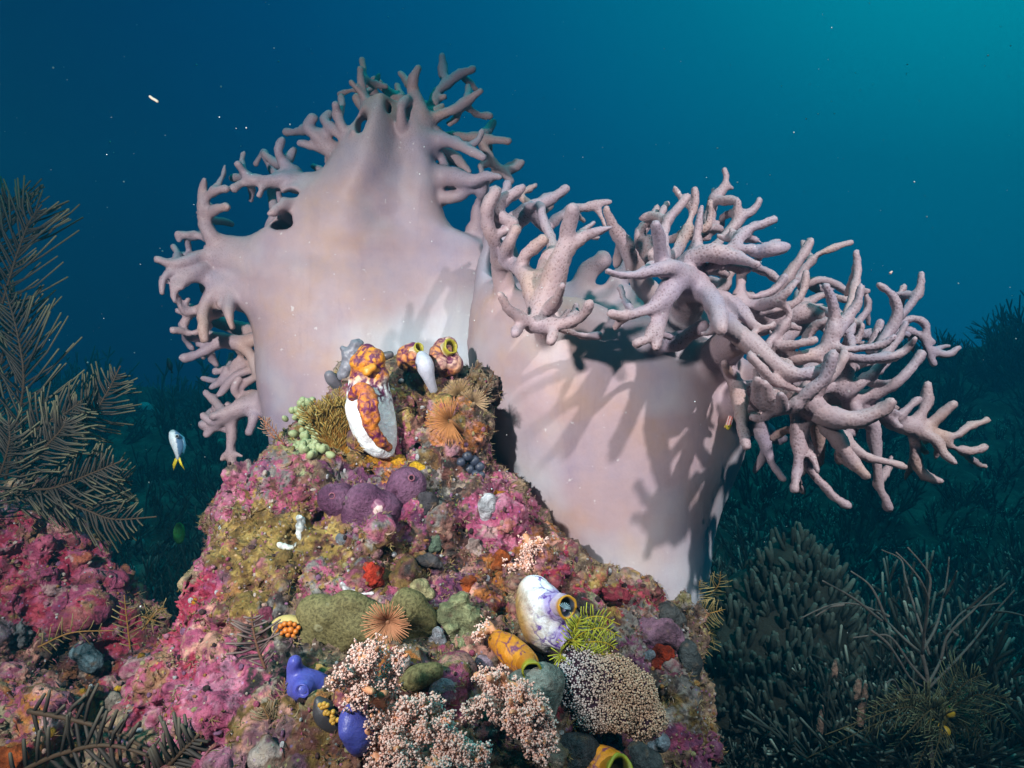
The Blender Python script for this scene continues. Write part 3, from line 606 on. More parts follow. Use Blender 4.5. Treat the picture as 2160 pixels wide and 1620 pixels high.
# ------------------------------------------------------------------ encrusted rocks
def subdiv(V, Q):
    n = len(V); E = np.sort(np.concatenate([Q[:, [i, (i + 1) % 4]] for i in range(4)]), 1)
    key = E[:, 0].astype(np.int64) * n + E[:, 1]; u, inv = np.unique(key, return_inverse=True); inv = inv.reshape(4, -1).T + n
    M = (V[u // n] + V[u % n]) / 2; C = V[Q].mean(1); c = np.arange(len(Q)) + n + len(u)
    W = np.vstack([V, M, C]); R = np.vstack([np.stack([Q[:, i], inv[:, i], c, inv[:, (i + 3) % 4]], 1) for i in range(4)]); return W, R
LUMP = np.array([(0.38,0.08,0.17),(0.48,0.22,0.30),(0.34,0.05,0.09),(0.16,0.07,0.14),(0.24,0.14,0.03),(0.22,0.03,0.08),(0.42,0.34,0.28),(0.40,0.16,0.05),(0.30,0.12,0.10),(0.24,0.22,0.08),(0.20,0.06,0.16),(0.55,0.47,0.44),(0.05,0.035,0.035)])
def surf_mesh_rock(name, F, zones, label, mat, disp=1.0, nl=520, nh=150):
    base = (0.15, 0.09, 0.07)
    V, Q = F.nets(); N = F.normals(V); rg = np.random.default_rng(5)
    fr = np.where(N[:, 1] < 0.35)[0]; lc = LUMP[rg.integers(0, len(LUMP), nl + 2)]
    for j, i in enumerate(rg.choice(fr, nl)):
        r = 0.004 + 0.013 * rg.random() ** 2.4
        F.ell(V[i] + N[i] * r * 0.2, r * (0.7 + 0.6 * rg.random(3)), 0.005 + r * 0.5, lab=j + 1)
    for i in rg.choice(fr, nh):
        r = 0.004 + 0.012 * rg.random() ** 2
        F.ell(V[i], r * (0.7 + 0.8 * rg.random(3)), 0.005, cut=True)
    V, Q = F.nets(); V, Q = subdiv(V, Q); N = F.normals(V)
    rough_ = np.clip(0.6 + fbm(V, 20, 2, 33.0), 0.15, 1.4)
    h = 0.014 * fbm(V, 18, 3, 2.0) + 0.0055 * fbm(V, 55, 3, 6.0, 0.6) + rough_ * (0.0045 * np.abs(fbm(V, 120, 2, 9.0)) + 0.0032 * fbm(V, 230, 2, 14.0, 0.7))
    V = V + N * (h * disp)[:, None]
    # albedo zones: (px, py, radius px, colour, speckle colour)
    D = np.maximum(V[:, 1], 0.2); px = V[:, 0] / (K * D) + 1080; py = 810 - (V[:, 2] - CZ) / (K * D)
    j1 = 46 * fbm(V, 16, 5, 12.0, 0.75); j2 = 46 * fbm(V, 16, 5, 21.0, 0.75)
    bestw = np.full(len(V), 0.9); c = np.tile(np.array(base), (len(V), 1)); s = np.tile(np.array((0.30, 0.20, 0.12)), (len(V), 1))
    for zx, zy, r, c1, c2 in zones:
        q = np.hypot(px + j1 - zx, py + j2 - zy) / r
        m_ = q < bestw; bestw[m_] = q[m_]; c[m_] = c1; s[m_] = c2
    lab = F.near(F.lab, V); lm = (lab > 0) & (fbm(V, 40, 2, 15.0) > -0.5); c[lm] = 0.45 * c[lm] + 0.55 * lc[lab[lm]]
    f = np.clip(fbm(V, 95, 3, 31.0, 0.7) * 1.6 + 0.25, 0, 1)[:, None]; c = c * (1 - f) + s * f
    g = fbm(V, 210, 2, 40.0)
    lt = 0.6 * np.clip((g - 0.75) * 3, 0, 1)[:, None]; c = c * (1 - lt) + np.array((0.42, 0.36, 0.30)) * lt
    dk = np.clip((-g - 0.55) * 2.5, 0, 1)[:, None]; c = c * (1 - 0.8 * dk)
    hs = np.clip(fbm(V, 70, 3, 51.0, 0.7) * 1.2, -.6, .8)[:, None]; c = c * (1 + 0.35 * hs) + np.clip(hs, 0, 1) * np.array((.06, .05, .03))
    me = mk_mesh(name, V, [Q], col=c)
    o = link(name, me, mat, label=label, cat='rock')
    return o, V, Q
PINK = (0.36, 0.065, 0.145); PINKL = (0.45, 0.16, 0.25); RED = (0.34, 0.02, 0.06); OLV = (0.15, 0.085, 0.018); OLVL = (0.33, 0.215, 0.055)
PURP = (0.16, 0.04, 0.11); DARK = (0.035, 0.022, 0.022); GREY = (0.20, 0.18, 0.17); ORG = (0.45, 0.15, 0.03); SALM = (0.52, 0.24, 0.19); BRN = (0.13, 0.045, 0.035); GRN = (0.24, 0.27, 0.14)
rm, t, b = new_mat('encrusted_rock'); n = noise(t, 190, 6, 0.75); n2 = noise(t, 420, 3, 0.6)
c = mix(t, 1.0, attr(t, 'Col'), ramp(t, n, [(0.30, (0.25, 0.24, 0.24)), (0.50, (0.95, 0.95, 0.95)), (0.72, (1.0, 1.0, 1.0))]), 'MULTIPLY')
c = mix(t, ramp(t, n2, [(0.66, (0,) * 3), (0.74, (0.45,) * 3)]), c, (0.55, 0.42, 0.38))
c = mix(t, ramp(t, voro(t, 130, out='Distance'), [(0.10, (0.6,) * 3), (0.22, (0,) * 3)]), c, mix(t, 0.6, voro(t, 130, out='Color'), attr(t, 'Col')))
setc(t, b, c); rough(b, 0.65, 0.35); bump(t, b, noise(t, 240, 5, 0.7), 0.9, 0.006)
ROCK = rm

FM = Field(P(225, 1720, .84) * [1, 0, 1] + [0, 0.46, 0], P(1520, 715, .98) * [1, 0, 1] + [0, 1.34, 0], 0.0034)
def blob(F, px, py, D, r, k=0.04, sy=1.0):
    R = r * K * D; F.ell(P(px, py, D), (R, R * sy, R), k)
for a in [(640,1130,.90,168),(800,1180,.88,200),(960,1200,.90,190),(590,1260,.84,160),(720,1380,.78,200),(900,1420,.76,190),(1100,1330,.88,200),(1280,1400,.90,170),(1350,1480,.88,140),(1100,1520,.74,210),(1330,1570,.82,160),
          (500,1420,.80,135),(410,1530,.76,135),(560,1560,.68,200),(800,1600,.64,220),(1050,1650,.66,200),(300,1610,.74,95),
          (640,1000,.98,90),(760,930,.97,110),(880,880,.98,95),(960,860,.99,70),(800,840,1.0,70),(900,970,.95,130),(1010,1060,.95,80),(1090,1150,.95,80),(1180,1230,.97,90),(1290,1290,.95,80),(1400,1310,.96,90),
          (740,1090,1.16,130),(900,1110,1.16,140),(660,1150,1.12,100),(1050,1200,1.10,120),(1300,1400,1.04,110),
          (555,1015,.97,48),(520,1060,.95,52),(500,1130,.92,58),(478,1210,.90,52)]:
    blob(FM, *a)
FM.ell(P(1020, 815, .96), (0.022, 0.03, 0.022), 0.02); FM.ell(P(985, 930, .90), (0.035, 0.03, 0.05), 0.02)
FM.ell(P(545, 1345, .60), (0.02, 0.06, 0.035), 0.02, cut=True); FM.ell(P(880, 1180, .72), (0.09, 0.05, 0.02), 0.03, cut=True)
BU = [(600,1040,.0,46),(530,1090,.0,42),(690,1140,-.03,48),(560,1190,-.03,52),(470,1190,-.01,36),(760,1150,-.03,44),(860,1090,-.02,40),(950,1070,-.02,36),(1060,1110,-.02,48),(880,1210,-.03,42),(1000,1260,-.03,44),(700,1240,-.03,40),(520,1290,-.02,48),(430,1370,-.02,46),(590,1440,-.02,50),(480,1500,-.02,56),(370,1450,-.02,46),(660,1500,-.02,40),(1130,1230,-.02,36),(1230,1330,-.02,44),(1010,1400,-.02,40),(940,1420,-.02,42),(1420,1480,-.01,40),(720,900,-.02,44),(860,900,-.02,38),(960,1000,-.01,34)]
def front(F, px, py):
    for D in np.arange(.5, 1.2, .004):
        q = ((P(px, py, D) - F.lo) / F.h).round().astype(int)
        if (q >= 0).all() and (q < F.n).all() and F.d[tuple(q)] < 0: return D
    return .9
for x, y, d, r in BU:
    D = front(FM, x, y); R = r * K * D; FM.ell(P(x, y, D + .010), (R, R * .8, R * RNG.uniform(.7, 1)), .012)
for x, y, r, sx, sz in [(625,1235,20,1,1.6),(895,1165,26,1.6,.7),(560,1340,22,.7,1.6),(975,1185,16,1.4,.6),(1160,1250,18,.8,1.3),(640,1450,22,1,1.2),(1020,1490,20,1.5,.6),(915,1110,18,.8,1.2),(800,1170,16,1.6,.6),(660,1100,14,1,1.4),(570,1085,15,1.3,.7),(480,1330,16,.8,1.3),(430,1440,18,1.4,.7),(540,1560,22,1.4,.8),(340,1530,16,1,1),(1270,1355,14,1.5,.7),(1300,1540,20,1.8,.6),(880,960,16,.8,1.4),(940,940,16,.7,1.5),(830,880,13,1,1),(760,1000,16,1.8,.6),(1090,1200,13,1,1.2)]:
    D = front(FM, x, y); R = r * K * D; FM.ell(P(x, y, D), (R * sx, .03, R * sz), .012, cut=True)
ZM = [(480,1050,70,PINK,PINKL),(425,1170,50,PINK,PINKL),(540,1130,120,OLV,OLVL),(480,1230,70,OLV,BRN),(640,1060,60,BRN,PINK),(560,1000,80,PINK,GREY),(600,1150,130,OLV,OLVL),(520,1230,110,OLV,OLVL),(700,1180,80,BRN,OLVL),(395,1270,60,RED,PINK),(360,1360,80,RED,PINK),(330,1450,90,RED,PINK),
 (450,1340,90,PINK,SALM),(560,1400,80,DARK,PINK),(470,1450,110,PINK,PINKL),(430,1540,120,PINK,PINKL),(560,1520,90,OLV,SALM),(660,1560,80,BRN,OLV),(700,900,100,OLV,OLVL),(640,940,60,GRN,OLVL),(790,980,60,ORG,OLV),(900,850,90,BRN,OLVL),(850,930,60,BRN,PINK),
 (950,900,60,ORG,SALM),(920,1010,70,DARK,GREY),(980,980,60,BRN,DARK),(1040,1020,60,PINK,PINKL),(1055,1110,80,PINK,PINKL),(1000,1130,60,DARK,BRN),(780,1060,90,PURP,GREY),(700,1060,60,PURP,BRN),(860,1040,60,PURP,PINK),(830,1160,90,BRN,OLV),(900,1150,80,DARK,BRN),
 (1110,1180,60,SALM,ORG),(950,1220,80,PURP,SALM),(1040,1230,70,BRN,ORG),(880,1240,60,PURP,PINK),(720,1240,60,PINK,GREY),(1200,1200,60,BRN,RED),(1300,1250,60,RED,OLVL),(1400,1260,60,RED,BRN),(1250,1290,50,GREY,GRN),(1180,1260,50,BRN,DARK),
 (1340,1300,60,GREY,BRN),(1380,1360,60,PURP,GREY),(1440,1320,50,DARK,GREY),(1450,1400,60,DARK,GREY),(1440,1500,60,OLV,GREY),(1450,1560,60,PURP,PINK),(1300,1570,80,BRN,PURP),(1050,1340,60,SALM,BRN),(970,1350,60,GRN,SALM),(920,1400,60,BRN,PINK),(1150,1480,80,DARK,RED),
 (800,1450,120,BRN,ORG),(900,1560,120,SALM,BRN),(1000,1480,80,PURP,GREY),(760,1580,100,DARK,BRN),(620,1320,60,DARK,GREY),(640,1420,50,BRN,OLVL)]
ROCK_O, RV, RQ = surf_mesh_rock('reef_rock', FM, ZM, 'steep rock mound crusted with pink algae, sponges and sea squirts, below the mauve corals', ROCK)

F2 = Field(P(-160, 1760, .85) * [1, 0, 1] + [0, 0.50, 0], P(390, 1010, 1.0) * [1, 0, 1] + [0, 1.3, 0], 0.0042)
for a in [(-60,1180,1.0,190),(60,1260,1.0,150),(170,1330,1.0,110),(250,1340,1.02,80),(300,1370,1.02,60),(20,1120,1.02,70),(-20,1400,.95,130),(40,1580,.80,130),(140,1560,.82,110),(240,1580,.80,110),(0,1640,.72,160),(200,1670,.72,150),(300,1500,.86,60),(340,1420,.95,50)]:
    blob(F2, *a)
F2.ell(P(180, 1400, .82), (0.06, 0.09, 0.022), 0.03, cut=True)
Z2 = [(60,1180,150,RED,PINK),(180,1280,130,RED,PINK),(280,1330,80,RED,BRN),(30,1100,70,BRN,PURP),(0,1340,80,GREY,DARK),(160,1400,80,DARK,BRN),(80,1470,90,BRN,SALM),(180,1480,80,ORG,BRN),(60,1530,90,PINK,ORG),(140,1560,90,OLV,PINK),(240,1560,90,BRN,GREY),(30,1610,60,ORG,RED),(280,1450,70,RED,PINK)]
ROCK2_O, R2V, R2Q = surf_mesh_rock('reef_rock', F2, Z2, 'low dark red encrusted rock in the lower left corner under the feathery hydroids', ROCK)

def tris(Q): return np.vstack([Q[:, [0, 1, 2]], Q[:, [0, 2, 3]]])
_allV = np.vstack([RV, R2V]); _allQ = np.vstack([RQ, R2Q + len(RV)])
ROCKB = BVHTree.FromPolygons(_allV.tolist(), _allQ.tolist())
CAM = Vector((0, 0, CZ))
def hit(px, py, extra=0.0):
    d = Vector(((px - 1080) * K, 1.0, (810 - py) * K)); d.normalize()
    loc, nor, i, dist = ROCKB.ray_cast(CAM, d)
    if loc is None: return np.array(P(px, py, 0.95)), np.array([0, -1.0, 0.0])
    return np.array(loc + d * extra), np.array(nor)

# ------------------------------------------------------------------ organism helpers
def pix(V):
    D = np.maximum(V[:, 1], 0.05); return V[:, 0] / (K * D) + 1080, 810 - (V[:, 2] - CZ) / (K * D)
def org_mesh(name, prims, D0, h=0.0022, k=0.006, amp=0.0, ascale=60, colfn=None, attrs=None):
    """organic solid from chains 'c', ellipsoids 'e' and carved 'x' in photo pixels + depth offset"""
    pts = []; 
    for p in prims:
        rows = p[1] if p[0] == 'c' else [(p[1], p[2], p[3], p[4] * max(p[5] if len(p) > 5 else (1,)))]
        if p[0] != 'x': pts += [(x, y, D0 + d, r) for x, y, d, r in rows]
    lo = np.min([P(x, y, D) - r * K * D for x, y, D, r in pts], 0) - 3 * h - k; hi = np.max([P(x, y, D) + r * K * D for x, y, D, r in pts], 0) + 3 * h + k
    F = Field(lo, hi, h)
    for i, p in enumerate(prims):
        if p[0] == 'c': F.chain([(x, y, D0 + d, r) for x, y, d, r in p[1]], k=k, lab=i, n=14)
        else:
            R = p[4] * K * (D0 + p[3]); F.ell(P(p[1], p[2], D0 + p[3]), R * np.array(p[5] if len(p) > 5 else (1, 1, 1)), k if p[0] == 'e' else k * 0.5, lab=i, cut=p[0] == 'x')
    V, Q = F.nets(); N = F.normals(V)
    if amp: V = V + N * (amp * fbm(V, ascale, 3, 5.0))[:, None]
    col = None
    if colfn is not None:
        x, y = pix(V); col = colfn(V, x, y, N)
    return mk_mesh(name, V, [Q], col=col, attrs={k_: f(V, *pix(V)) for k_, f in (attrs or {}).items()})
def cc(*c): return lambda V, x, y, N: np.tile(np.array(c, float), (len(V), 1))
def lathe(mb, prof, o, axis, n=20, cols=None):
    a = np.asarray(axis, float); a /= np.linalg.norm(a); u = np.cross(a, (0.3, 0.2, 0.9)); u /= np.linalg.norm(u); v = np.cross(a, u)
    an = np.arange(n) * 2 * math.pi / n; V = np.vstack([np.asarray(o) + a * hh + r * (np.cos(an)[:, None] * u + np.sin(an)[:, None] * v) for r, hh in prof])
    i = np.arange(len(prof) - 1)[:, None] * n; j = np.arange(n)[None]; j2 = (j + 1) % n
    mb.add(V, F4=np.stack([i + j, i + j2, i + n + j2, i + n + j], -1).reshape(-1, 4), col=np.repeat(np.asarray(cols, float), n, axis=0) if cols is not None else None)
def siphon_mesh(name, px, py, D, r, dirv, ln, rim, inn, outer):
    R = r * K * D; L = ln * K * D; mb = MB(); o = P(px, py, D)
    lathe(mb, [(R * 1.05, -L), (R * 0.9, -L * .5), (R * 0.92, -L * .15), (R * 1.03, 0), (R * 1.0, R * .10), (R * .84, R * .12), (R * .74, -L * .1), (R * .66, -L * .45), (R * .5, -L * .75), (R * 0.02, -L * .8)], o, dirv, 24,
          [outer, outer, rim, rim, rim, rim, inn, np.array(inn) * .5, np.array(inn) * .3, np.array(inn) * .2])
    V = np.concatenate(mb.V); V += np.stack([fbm(V, 110, 2, 3.0 + i) for i in range(3)], 1) * R * .16; mb.V = [V]
    return mb.mesh(name)

def ret_mat(name, scale, line, w0=0.02, w1=0.07, warp=0.5, r=0.48):
    """tunic with a network of darker veins; attribute net says where the network shows"""
    m, t, b = new_mat(name); co = nd('ShaderNodeTexCoord', t).outputs['Object']
    n = nd('ShaderNodeTexNoise', t); n.inputs['Scale'].default_value = scale * 0.9; n.inputs['Detail'].default_value = 3; t.links.new(co, n.inputs['Vector'])
    va = nd('ShaderNodeVectorMath', t, operation='MULTIPLY_ADD'); t.links.new(n.outputs['Color'], va.inputs[0]); va.inputs[1].default_value = (warp / scale * 1.2,) * 3; t.links.new(co, va.inputs[2])
    e = voro(t, scale, 'DISTANCE_TO_EDGE', va.outputs[0]); f = ramp(t, e, [(w0, (1,) * 3), (w1, (0,) * 3)])
    k = nd('ShaderNodeMath', t, operation='MULTIPLY'); t.links.new(f, k.inputs[0]); t.links.new(attr(t, 'net', 'Fac'), k.inputs[1])
    k2 = mix(t, 1.0, k.outputs[0], ramp(t, noise(t, 85, 3, 0.6), [(0.34, (0.1,) * 3), (0.56, (1,) * 3)]), 'MULTIPLY')
    c = mix(t, k2, attr(t, 'Col'), line); c = mix(t, ramp(t, noise(t, 70, 3), [(.45, (0,) * 3), (.7, (.5,) * 3)]), c, mix(t, 1.0, c, (1.15, 1.35, 1.2), 'MULTIPLY')); c = mix(t, 1.0, c, ramp(t, noise(t, 160, 4), [(0.3, (.72,) * 3), (0.6, (1,) * 3)]), 'MULTIPLY')
    c = mix(t, ramp(t, noise(t, 38, 6, 0.75), [(.54, (0,) * 3), (.68, (.55,) * 3)]), c, (0.20, 0.13, 0.08))
    setc(t, b, c); rough(b, r, 0.35); bump(t, b, mix(t, 0.5, e, noise(t, 120, 5, 0.7)), 0.6, 0.006)
    b.inputs['Subsurface Weight'].default_value = 0.15; b.inputs['Subsurface Radius'].default_value = (0.008, 0.005, 0.004)
    return m
M_RET = ret_mat('orange_net_tunic', 84, (0.11, 0.012, 0.06), 0.08, 0.25, 1.3)
M_VEIN = ret_mat('violet_veined_tunic', 62, (0.10, 0.03, 0.30), 0.012, 0.10, 1.6)
M_SOFT = mat_col('soft_tissue', 0.45, 140, 0.35, 0.3, 0.002, 0.45, 0.15)
M_SPONGE = mat_col('sponge', 0.75, 210, 0.65, 1.0, 0.007, 0.2)
M_FROND = mat_col('hydroid_frond', 0.7, 300, 0.3, 0.0)
M_POLYP = mat_col('polyp_tissue', 0.5, 300, 0.25, 0.0, 0.0, 0.35, 0.2)
M_BG = mat_col('reef_coral', 0.8, 60, 0.5, 0.5, 0.01, 0.2)
m, t, b = new_mat('blue_sea_squirt'); lw = nd('ShaderNodeLayerWeight', t); lw.inputs['Blend'].default_value = 0.35
setc(t, b, mix(t, noise(t, 45, 4, 0.6), (0.035, 0.03, 0.24), (0.11, 0.13, 0.46))); rough(b, 0.42, 0.35); bump(t, b, noise(t, 70, 4), 0.4, 0.006); b.inputs['Subsurface Weight'].default_value = 0.5; b.inputs['Subsurface Radius'].default_value = (0.006, 0.008, 0.016)
M_BLUE = m
m, t, b = new_mat('olive_sponge_skin'); n = noise(t, 330, 4, 0.7); r2 = voro(t, 34)
c = mix(t, noise(t, 30, 4), (0.10, 0.085, 0.030), (0.22, 0.195, 0.085)); c = mix(t, 1.0, c, ramp(t, n, [(0.38, (.38, .36, .30)), (0.58, (1, 1, 1))]), 'MULTIPLY')
c = mix(t, ramp(t, r2, [(0.09, (0,) * 3), (0.12, (.6,) * 3), (0.15, (.6,) * 3), (0.18, (0,) * 3)]), c, (0.32, 0.31, 0.18))
setc(t, b, c); rough(b, 0.7, 0.3); bump(t, b, n, 0.5, 0.004); M_OLIVE = m

def single(name, label, cat, prims, D0, mat, col, group=None, **kw):
    me = org_mesh(name, prims, D0, colfn=col if callable(col) else cc(*col), **kw)
    return link(name, me, mat, label=label, cat=cat, group=group)
def dep(px, py): return float(hit(px, py)[0][1])

# ------------------------------------------------------------------ golden-netted sea squirts
ORA = np.array((0.68, 0.25, 0.015)); WHT = np.array((0.80, 0.82, 0.86)); YEL = np.array((0.62, 0.46, 0.02))
D0 = dep(790, 890) - 0.012
def c_ox(V, x, y, N):
    f = np.clip((815 + 14 * vnoise(V, 90, 3) - y) / 22, 0, 1)[:, None]; return WHT * (1 - f) + ORA * f
ox = thing('sea_squirt', 'large upright white sea squirt with orange crown and dark purple net stripe, on rock top', 'sea squirt')
link('tunic', org_mesh('tunic', [('c', [(775,768,0,30),(776,815,0,42),(782,870,0,50),(797,922,0,40),(816,950,0,18)]), ('e',757,765,-.014,20), ('e',790,758,-.014,24), ('e',775,745,-.005,20), ('e',800,792,-.01,20), ('x',792,880,-.052,22,(.8,1.0,2.2))], D0, 0.0018, 0.006, 0.0010, 50, c_ox,
    {'net': lambda V, x, y: np.clip((862 + 16 * vnoise(V, 70, 5) - y) / 20, 0, 1)}), M_RET, ox)
link('inner_stripe', org_mesh('inner_stripe', [('c', [(772,822,-.034,13),(772,860,-.042,17),(784,900,-.038,15),(802,928,-.030,12),(818,944,-.020,10)]), ('c', [(744,836,-.022,12),(758,822,-.030,14),(776,828,-.036,14)]), ('c', [(788,840,-.040,10),(792,885,-.040,9)])], D0, 0.0016, 0.004, 0.0016, 90,
    lambda V, x, y, N: np.array((0.55, 0.17, 0.02)) * np.clip(1 + 0.5 * vnoise(V, 120, 2), 0.4, 1.3)[:, None], {'net': lambda V, x, y: np.ones(len(V))}), ret_mat('orange_stripe_tissue', 105, (0.13, 0.015, 0.07), 0.08, 0.30, 1.2), ox)
link('siphon', org_mesh('siphon', [('e',774,783,-.030,11,(1,.8,1)), ('e',786,776,-.028,9)], D0, 0.0014, 0.003, 0.001, 90, cc(0.66, 0.27, 0.02)), M_SOFT, ox)
def c_pair(V, x, y, N):
    f = np.clip(0.5 + 1.2 * vnoise(V, 60, 4), 0, 1)[:, None]; return np.array((0.58, 0.22, 0.06)) * (1 - f) + np.array((0.55, 0.33, 0.27)) * f
Dp = dep(900, 800) + 0.015
for lab, prims, (sx, sy, sr), dv in (
    ('small orange creased sea squirt with yellow mouth, at left of its pair on rock top', [('c', [(892,795,.0,16),(868,770,0,24),(858,750,0,22),(872,738,0,16)]), ('e',872,752,-.016,16)], (884,733,12), (.55,-.5,.5)),
    ('small orange creased sea squirt with wide olive mouth turned right, at right of its pair', [('c', [(930,785,.0,18),(940,765,0,30),(936,742,0,26),(946,730,0,20)]), ('e',922,745,-.015,18), ('e',955,768,-.01,22), ('e',930,768,-.022,16)], (952,731,18), (.6,-.62,.35))):
    rt = thing('sea_squirt', lab, 'sea squirt', 'small orange sea squirts on the rock top')
    link('tunic', org_mesh('tunic', prims, Dp, 0.0018, 0.004, 0.0012, 70, c_pair, {'net': lambda V, x, y: np.ones(len(V))}), M_RET, rt)
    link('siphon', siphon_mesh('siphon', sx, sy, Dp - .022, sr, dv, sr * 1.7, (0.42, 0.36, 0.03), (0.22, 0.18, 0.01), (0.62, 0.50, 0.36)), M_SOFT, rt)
Dv = dep(1150, 1300) - 0.03
vs = thing('sea_squirt', 'white barrel sea squirt with violet veins and round orange-rimmed mouth', 'sea squirt')
def c_v(V, x, y, N):
    f = np.clip((1132 + 8 * vnoise(V, 60, 2) - x + 0.25 * (y - 1290)) / 34, 0, 1)[:, None]; g = np.clip((np.hypot(x - 1190, y - 1345) - 30) / -26 + 0.2, 0, 1)[:, None]; h_ = np.clip((np.hypot(x - 1180, y - 1275) - 42) / -16, 0, .8)[:, None]
    c = np.array((0.78, 0.79, 0.84)) * (1 - f) + np.array((0.42, 0.24, 0.08)) * f; c = c * (1 - g) + np.array((0.22, 0.12, 0.45)) * g; return c * (1 - h_) + np.array((0.30, 0.20, 0.55)) * h_
link('tunic', org_mesh('tunic', [('c', [(1128,1250,.01,36),(1140,1285,0,52),(1152,1320,.0,50),(1162,1352,.02,36)]), ('c', [(1150,1280,-.01,34),(1182,1282,-.03,30)]), ('c', [(1160,1325,-.02,32),(1190,1348,-.035,24)])], Dv, 0.002, 0.010, 0.001, 40, c_v, {'net': lambda V, x, y: np.clip((x - 1112) / 25, 0, 1)}), M_VEIN, vs)
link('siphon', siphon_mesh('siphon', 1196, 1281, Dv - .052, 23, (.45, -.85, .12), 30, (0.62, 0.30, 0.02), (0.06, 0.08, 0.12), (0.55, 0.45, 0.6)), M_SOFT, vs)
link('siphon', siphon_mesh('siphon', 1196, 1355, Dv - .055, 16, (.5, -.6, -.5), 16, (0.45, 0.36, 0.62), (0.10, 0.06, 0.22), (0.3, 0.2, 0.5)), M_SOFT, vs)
mb = MB()
for i in range(9):
    a = -1.2 + i * 0.3; c0 = P(1190, 1284, Dv - .056); mb.tube([c0, c0 + 0.006 * np.array((math.cos(a + 1.2), -.15, math.sin(a + 1.2)))], 0.0004, 4, (0.3, 0.5, 0.6))
link('tentacle_ring', mb.mesh('tentacle_ring'), M_SOFT, vs)
def squirt(lab, prims, D0, mouth, dv, net=1.0, colr=ORA, rim=(0.35, 0.34, 0.02)):
    rt = thing('sea_squirt', lab, 'sea squirt')
    link('tunic', org_mesh('tunic', prims, D0, 0.002, 0.006, 0.001, 50, lambda V, x, y, N: np.asarray(colr) * np.clip(1 + .35 * vnoise(V, 80, 3), .5, 1.2)[:, None], {'net': lambda V, x, y: np.full(len(V), net)}), M_RET2, rt)
    link('siphon', siphon_mesh('siphon', *mouth, dv, mouth[3] * 1.6, rim, (0.10, 0.09, 0.01), np.asarray(colr) * .8), M_SOFT, rt)
M_RET2 = ret_mat('orange_veined_tunic', 52, (0.14, 0.03, 0.10), 0.01, 0.08, 1.5)
Ds = dep(1090, 1400) - 0.016
squirt('orange sea squirt with thin purple veins, mouth rimmed olive green, below the white veined one', [('c', [(1050,1352,.02,22),(1078,1372,.004,30),(1102,1393,-.008,29),(1117,1408,-.025,22)])], Ds, (1122,1416,Ds-.044,21), (.30,-.9,-.22))
Ds = dep(1265, 1608) - 0.02
squirt('orange banded sea squirt cut by the bottom edge of the frame', [('c', [(1225,1622,.0,30),(1262,1612,-.01,38),(1298,1618,-.02,32)])], Ds, (1308,1622,Ds-.05,28), (.35,-.75,.5))
Dc = dep(605, 1325) - 0.004
cup = thing('clam', 'small gaping clam with yellow rim and orange beads inside, left of olive sponge', 'clam')
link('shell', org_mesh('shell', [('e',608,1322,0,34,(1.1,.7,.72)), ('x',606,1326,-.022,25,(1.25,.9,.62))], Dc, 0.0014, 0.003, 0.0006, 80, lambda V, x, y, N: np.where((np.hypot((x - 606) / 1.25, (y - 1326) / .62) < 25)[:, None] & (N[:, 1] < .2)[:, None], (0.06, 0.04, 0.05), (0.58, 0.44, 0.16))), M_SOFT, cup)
for i, (bx, by, br) in enumerate([(584,1330,5),(592,1321,6),(601,1316,6),(612,1315,6),(622,1317,5),(630,1324,5),(603,1330,7),(614,1328,7),(624,1332,6),(594,1336,5),(608,1339,6),(619,1341,5)]):
    mb = MB(); mb.balls([P(bx, by, Dc - .012)], [br * K * Dc], (0.60, 0.18, 0.02), 1); link('bead', mb.mesh('bead'), M_SOFT, cup)
Dc = dep(700, 1500) - .004
cl = thing('clam', 'dark wedge-shaped clam filled with yellow beads between the two blue sea squirts', 'clam')
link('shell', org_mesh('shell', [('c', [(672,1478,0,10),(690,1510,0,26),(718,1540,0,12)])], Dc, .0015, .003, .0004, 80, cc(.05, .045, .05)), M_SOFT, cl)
for i in range(16):
    u = random.random(); mb = MB(); mb.balls([P(680 + 34 * u + random.uniform(-8, 12), 1490 + 42 * u + random.uniform(-8, 6), Dc - .012)], [5.5 * K * Dc], (0.62, 0.34, 0.05), 1); link('bead', mb.mesh('bead'), M_SOFT, cl)

# blue sea squirts
Db = dep(650, 1440) - .018
bs = thing('blue_sea_squirt', 'smooth violet-blue sea squirt with raised round mouth, left of the pink soft coral', 'sea squirt')
link('tunic', org_mesh('tunic', [('c', [(624,1450,0,22),(645,1448,-.005,34),(672,1452,0,30),(700,1458,.01,12)]), ('c', [(632,1435,0,20),(622,1412,-.004,17),(622,1396,-.008,14)]), ('e',638,1455,-.02,22), ('x',638,1457,-.045,11), ('x',623,1388,-.022,8)], Db, .0016, .008), M_BLUE, bs)
mb = MB(); lathe(mb, [(.0058,-.002),(.0066,0),(.0058,.001),(.004,-.001)], P(638,1457,Db-.040), (-.15,-.95,-.1), 18, [(.1,.1,.5)] * 4); link('mouth', mb.mesh('mouth'), M_BLUE, bs)
Db = dep(750, 1545) - .02
single('blue_sea_squirt', 'violet-blue sea squirt hanging mouth down beside the pink soft coral, lower of the two', 'sea squirt', [('c', [(742,1495,0,14),(745,1520,-.005,28),(756,1550,-.005,34),(757,1575,0,20)]), ('c', [(735,1520,-.01,14),(732,1545,-.015,14)]), ('x',736,1532,-.045,9,(.7,1.5,1.5))], Db, M_BLUE, (0.1, 0.1, 0.5), h=.0016, k=.008)
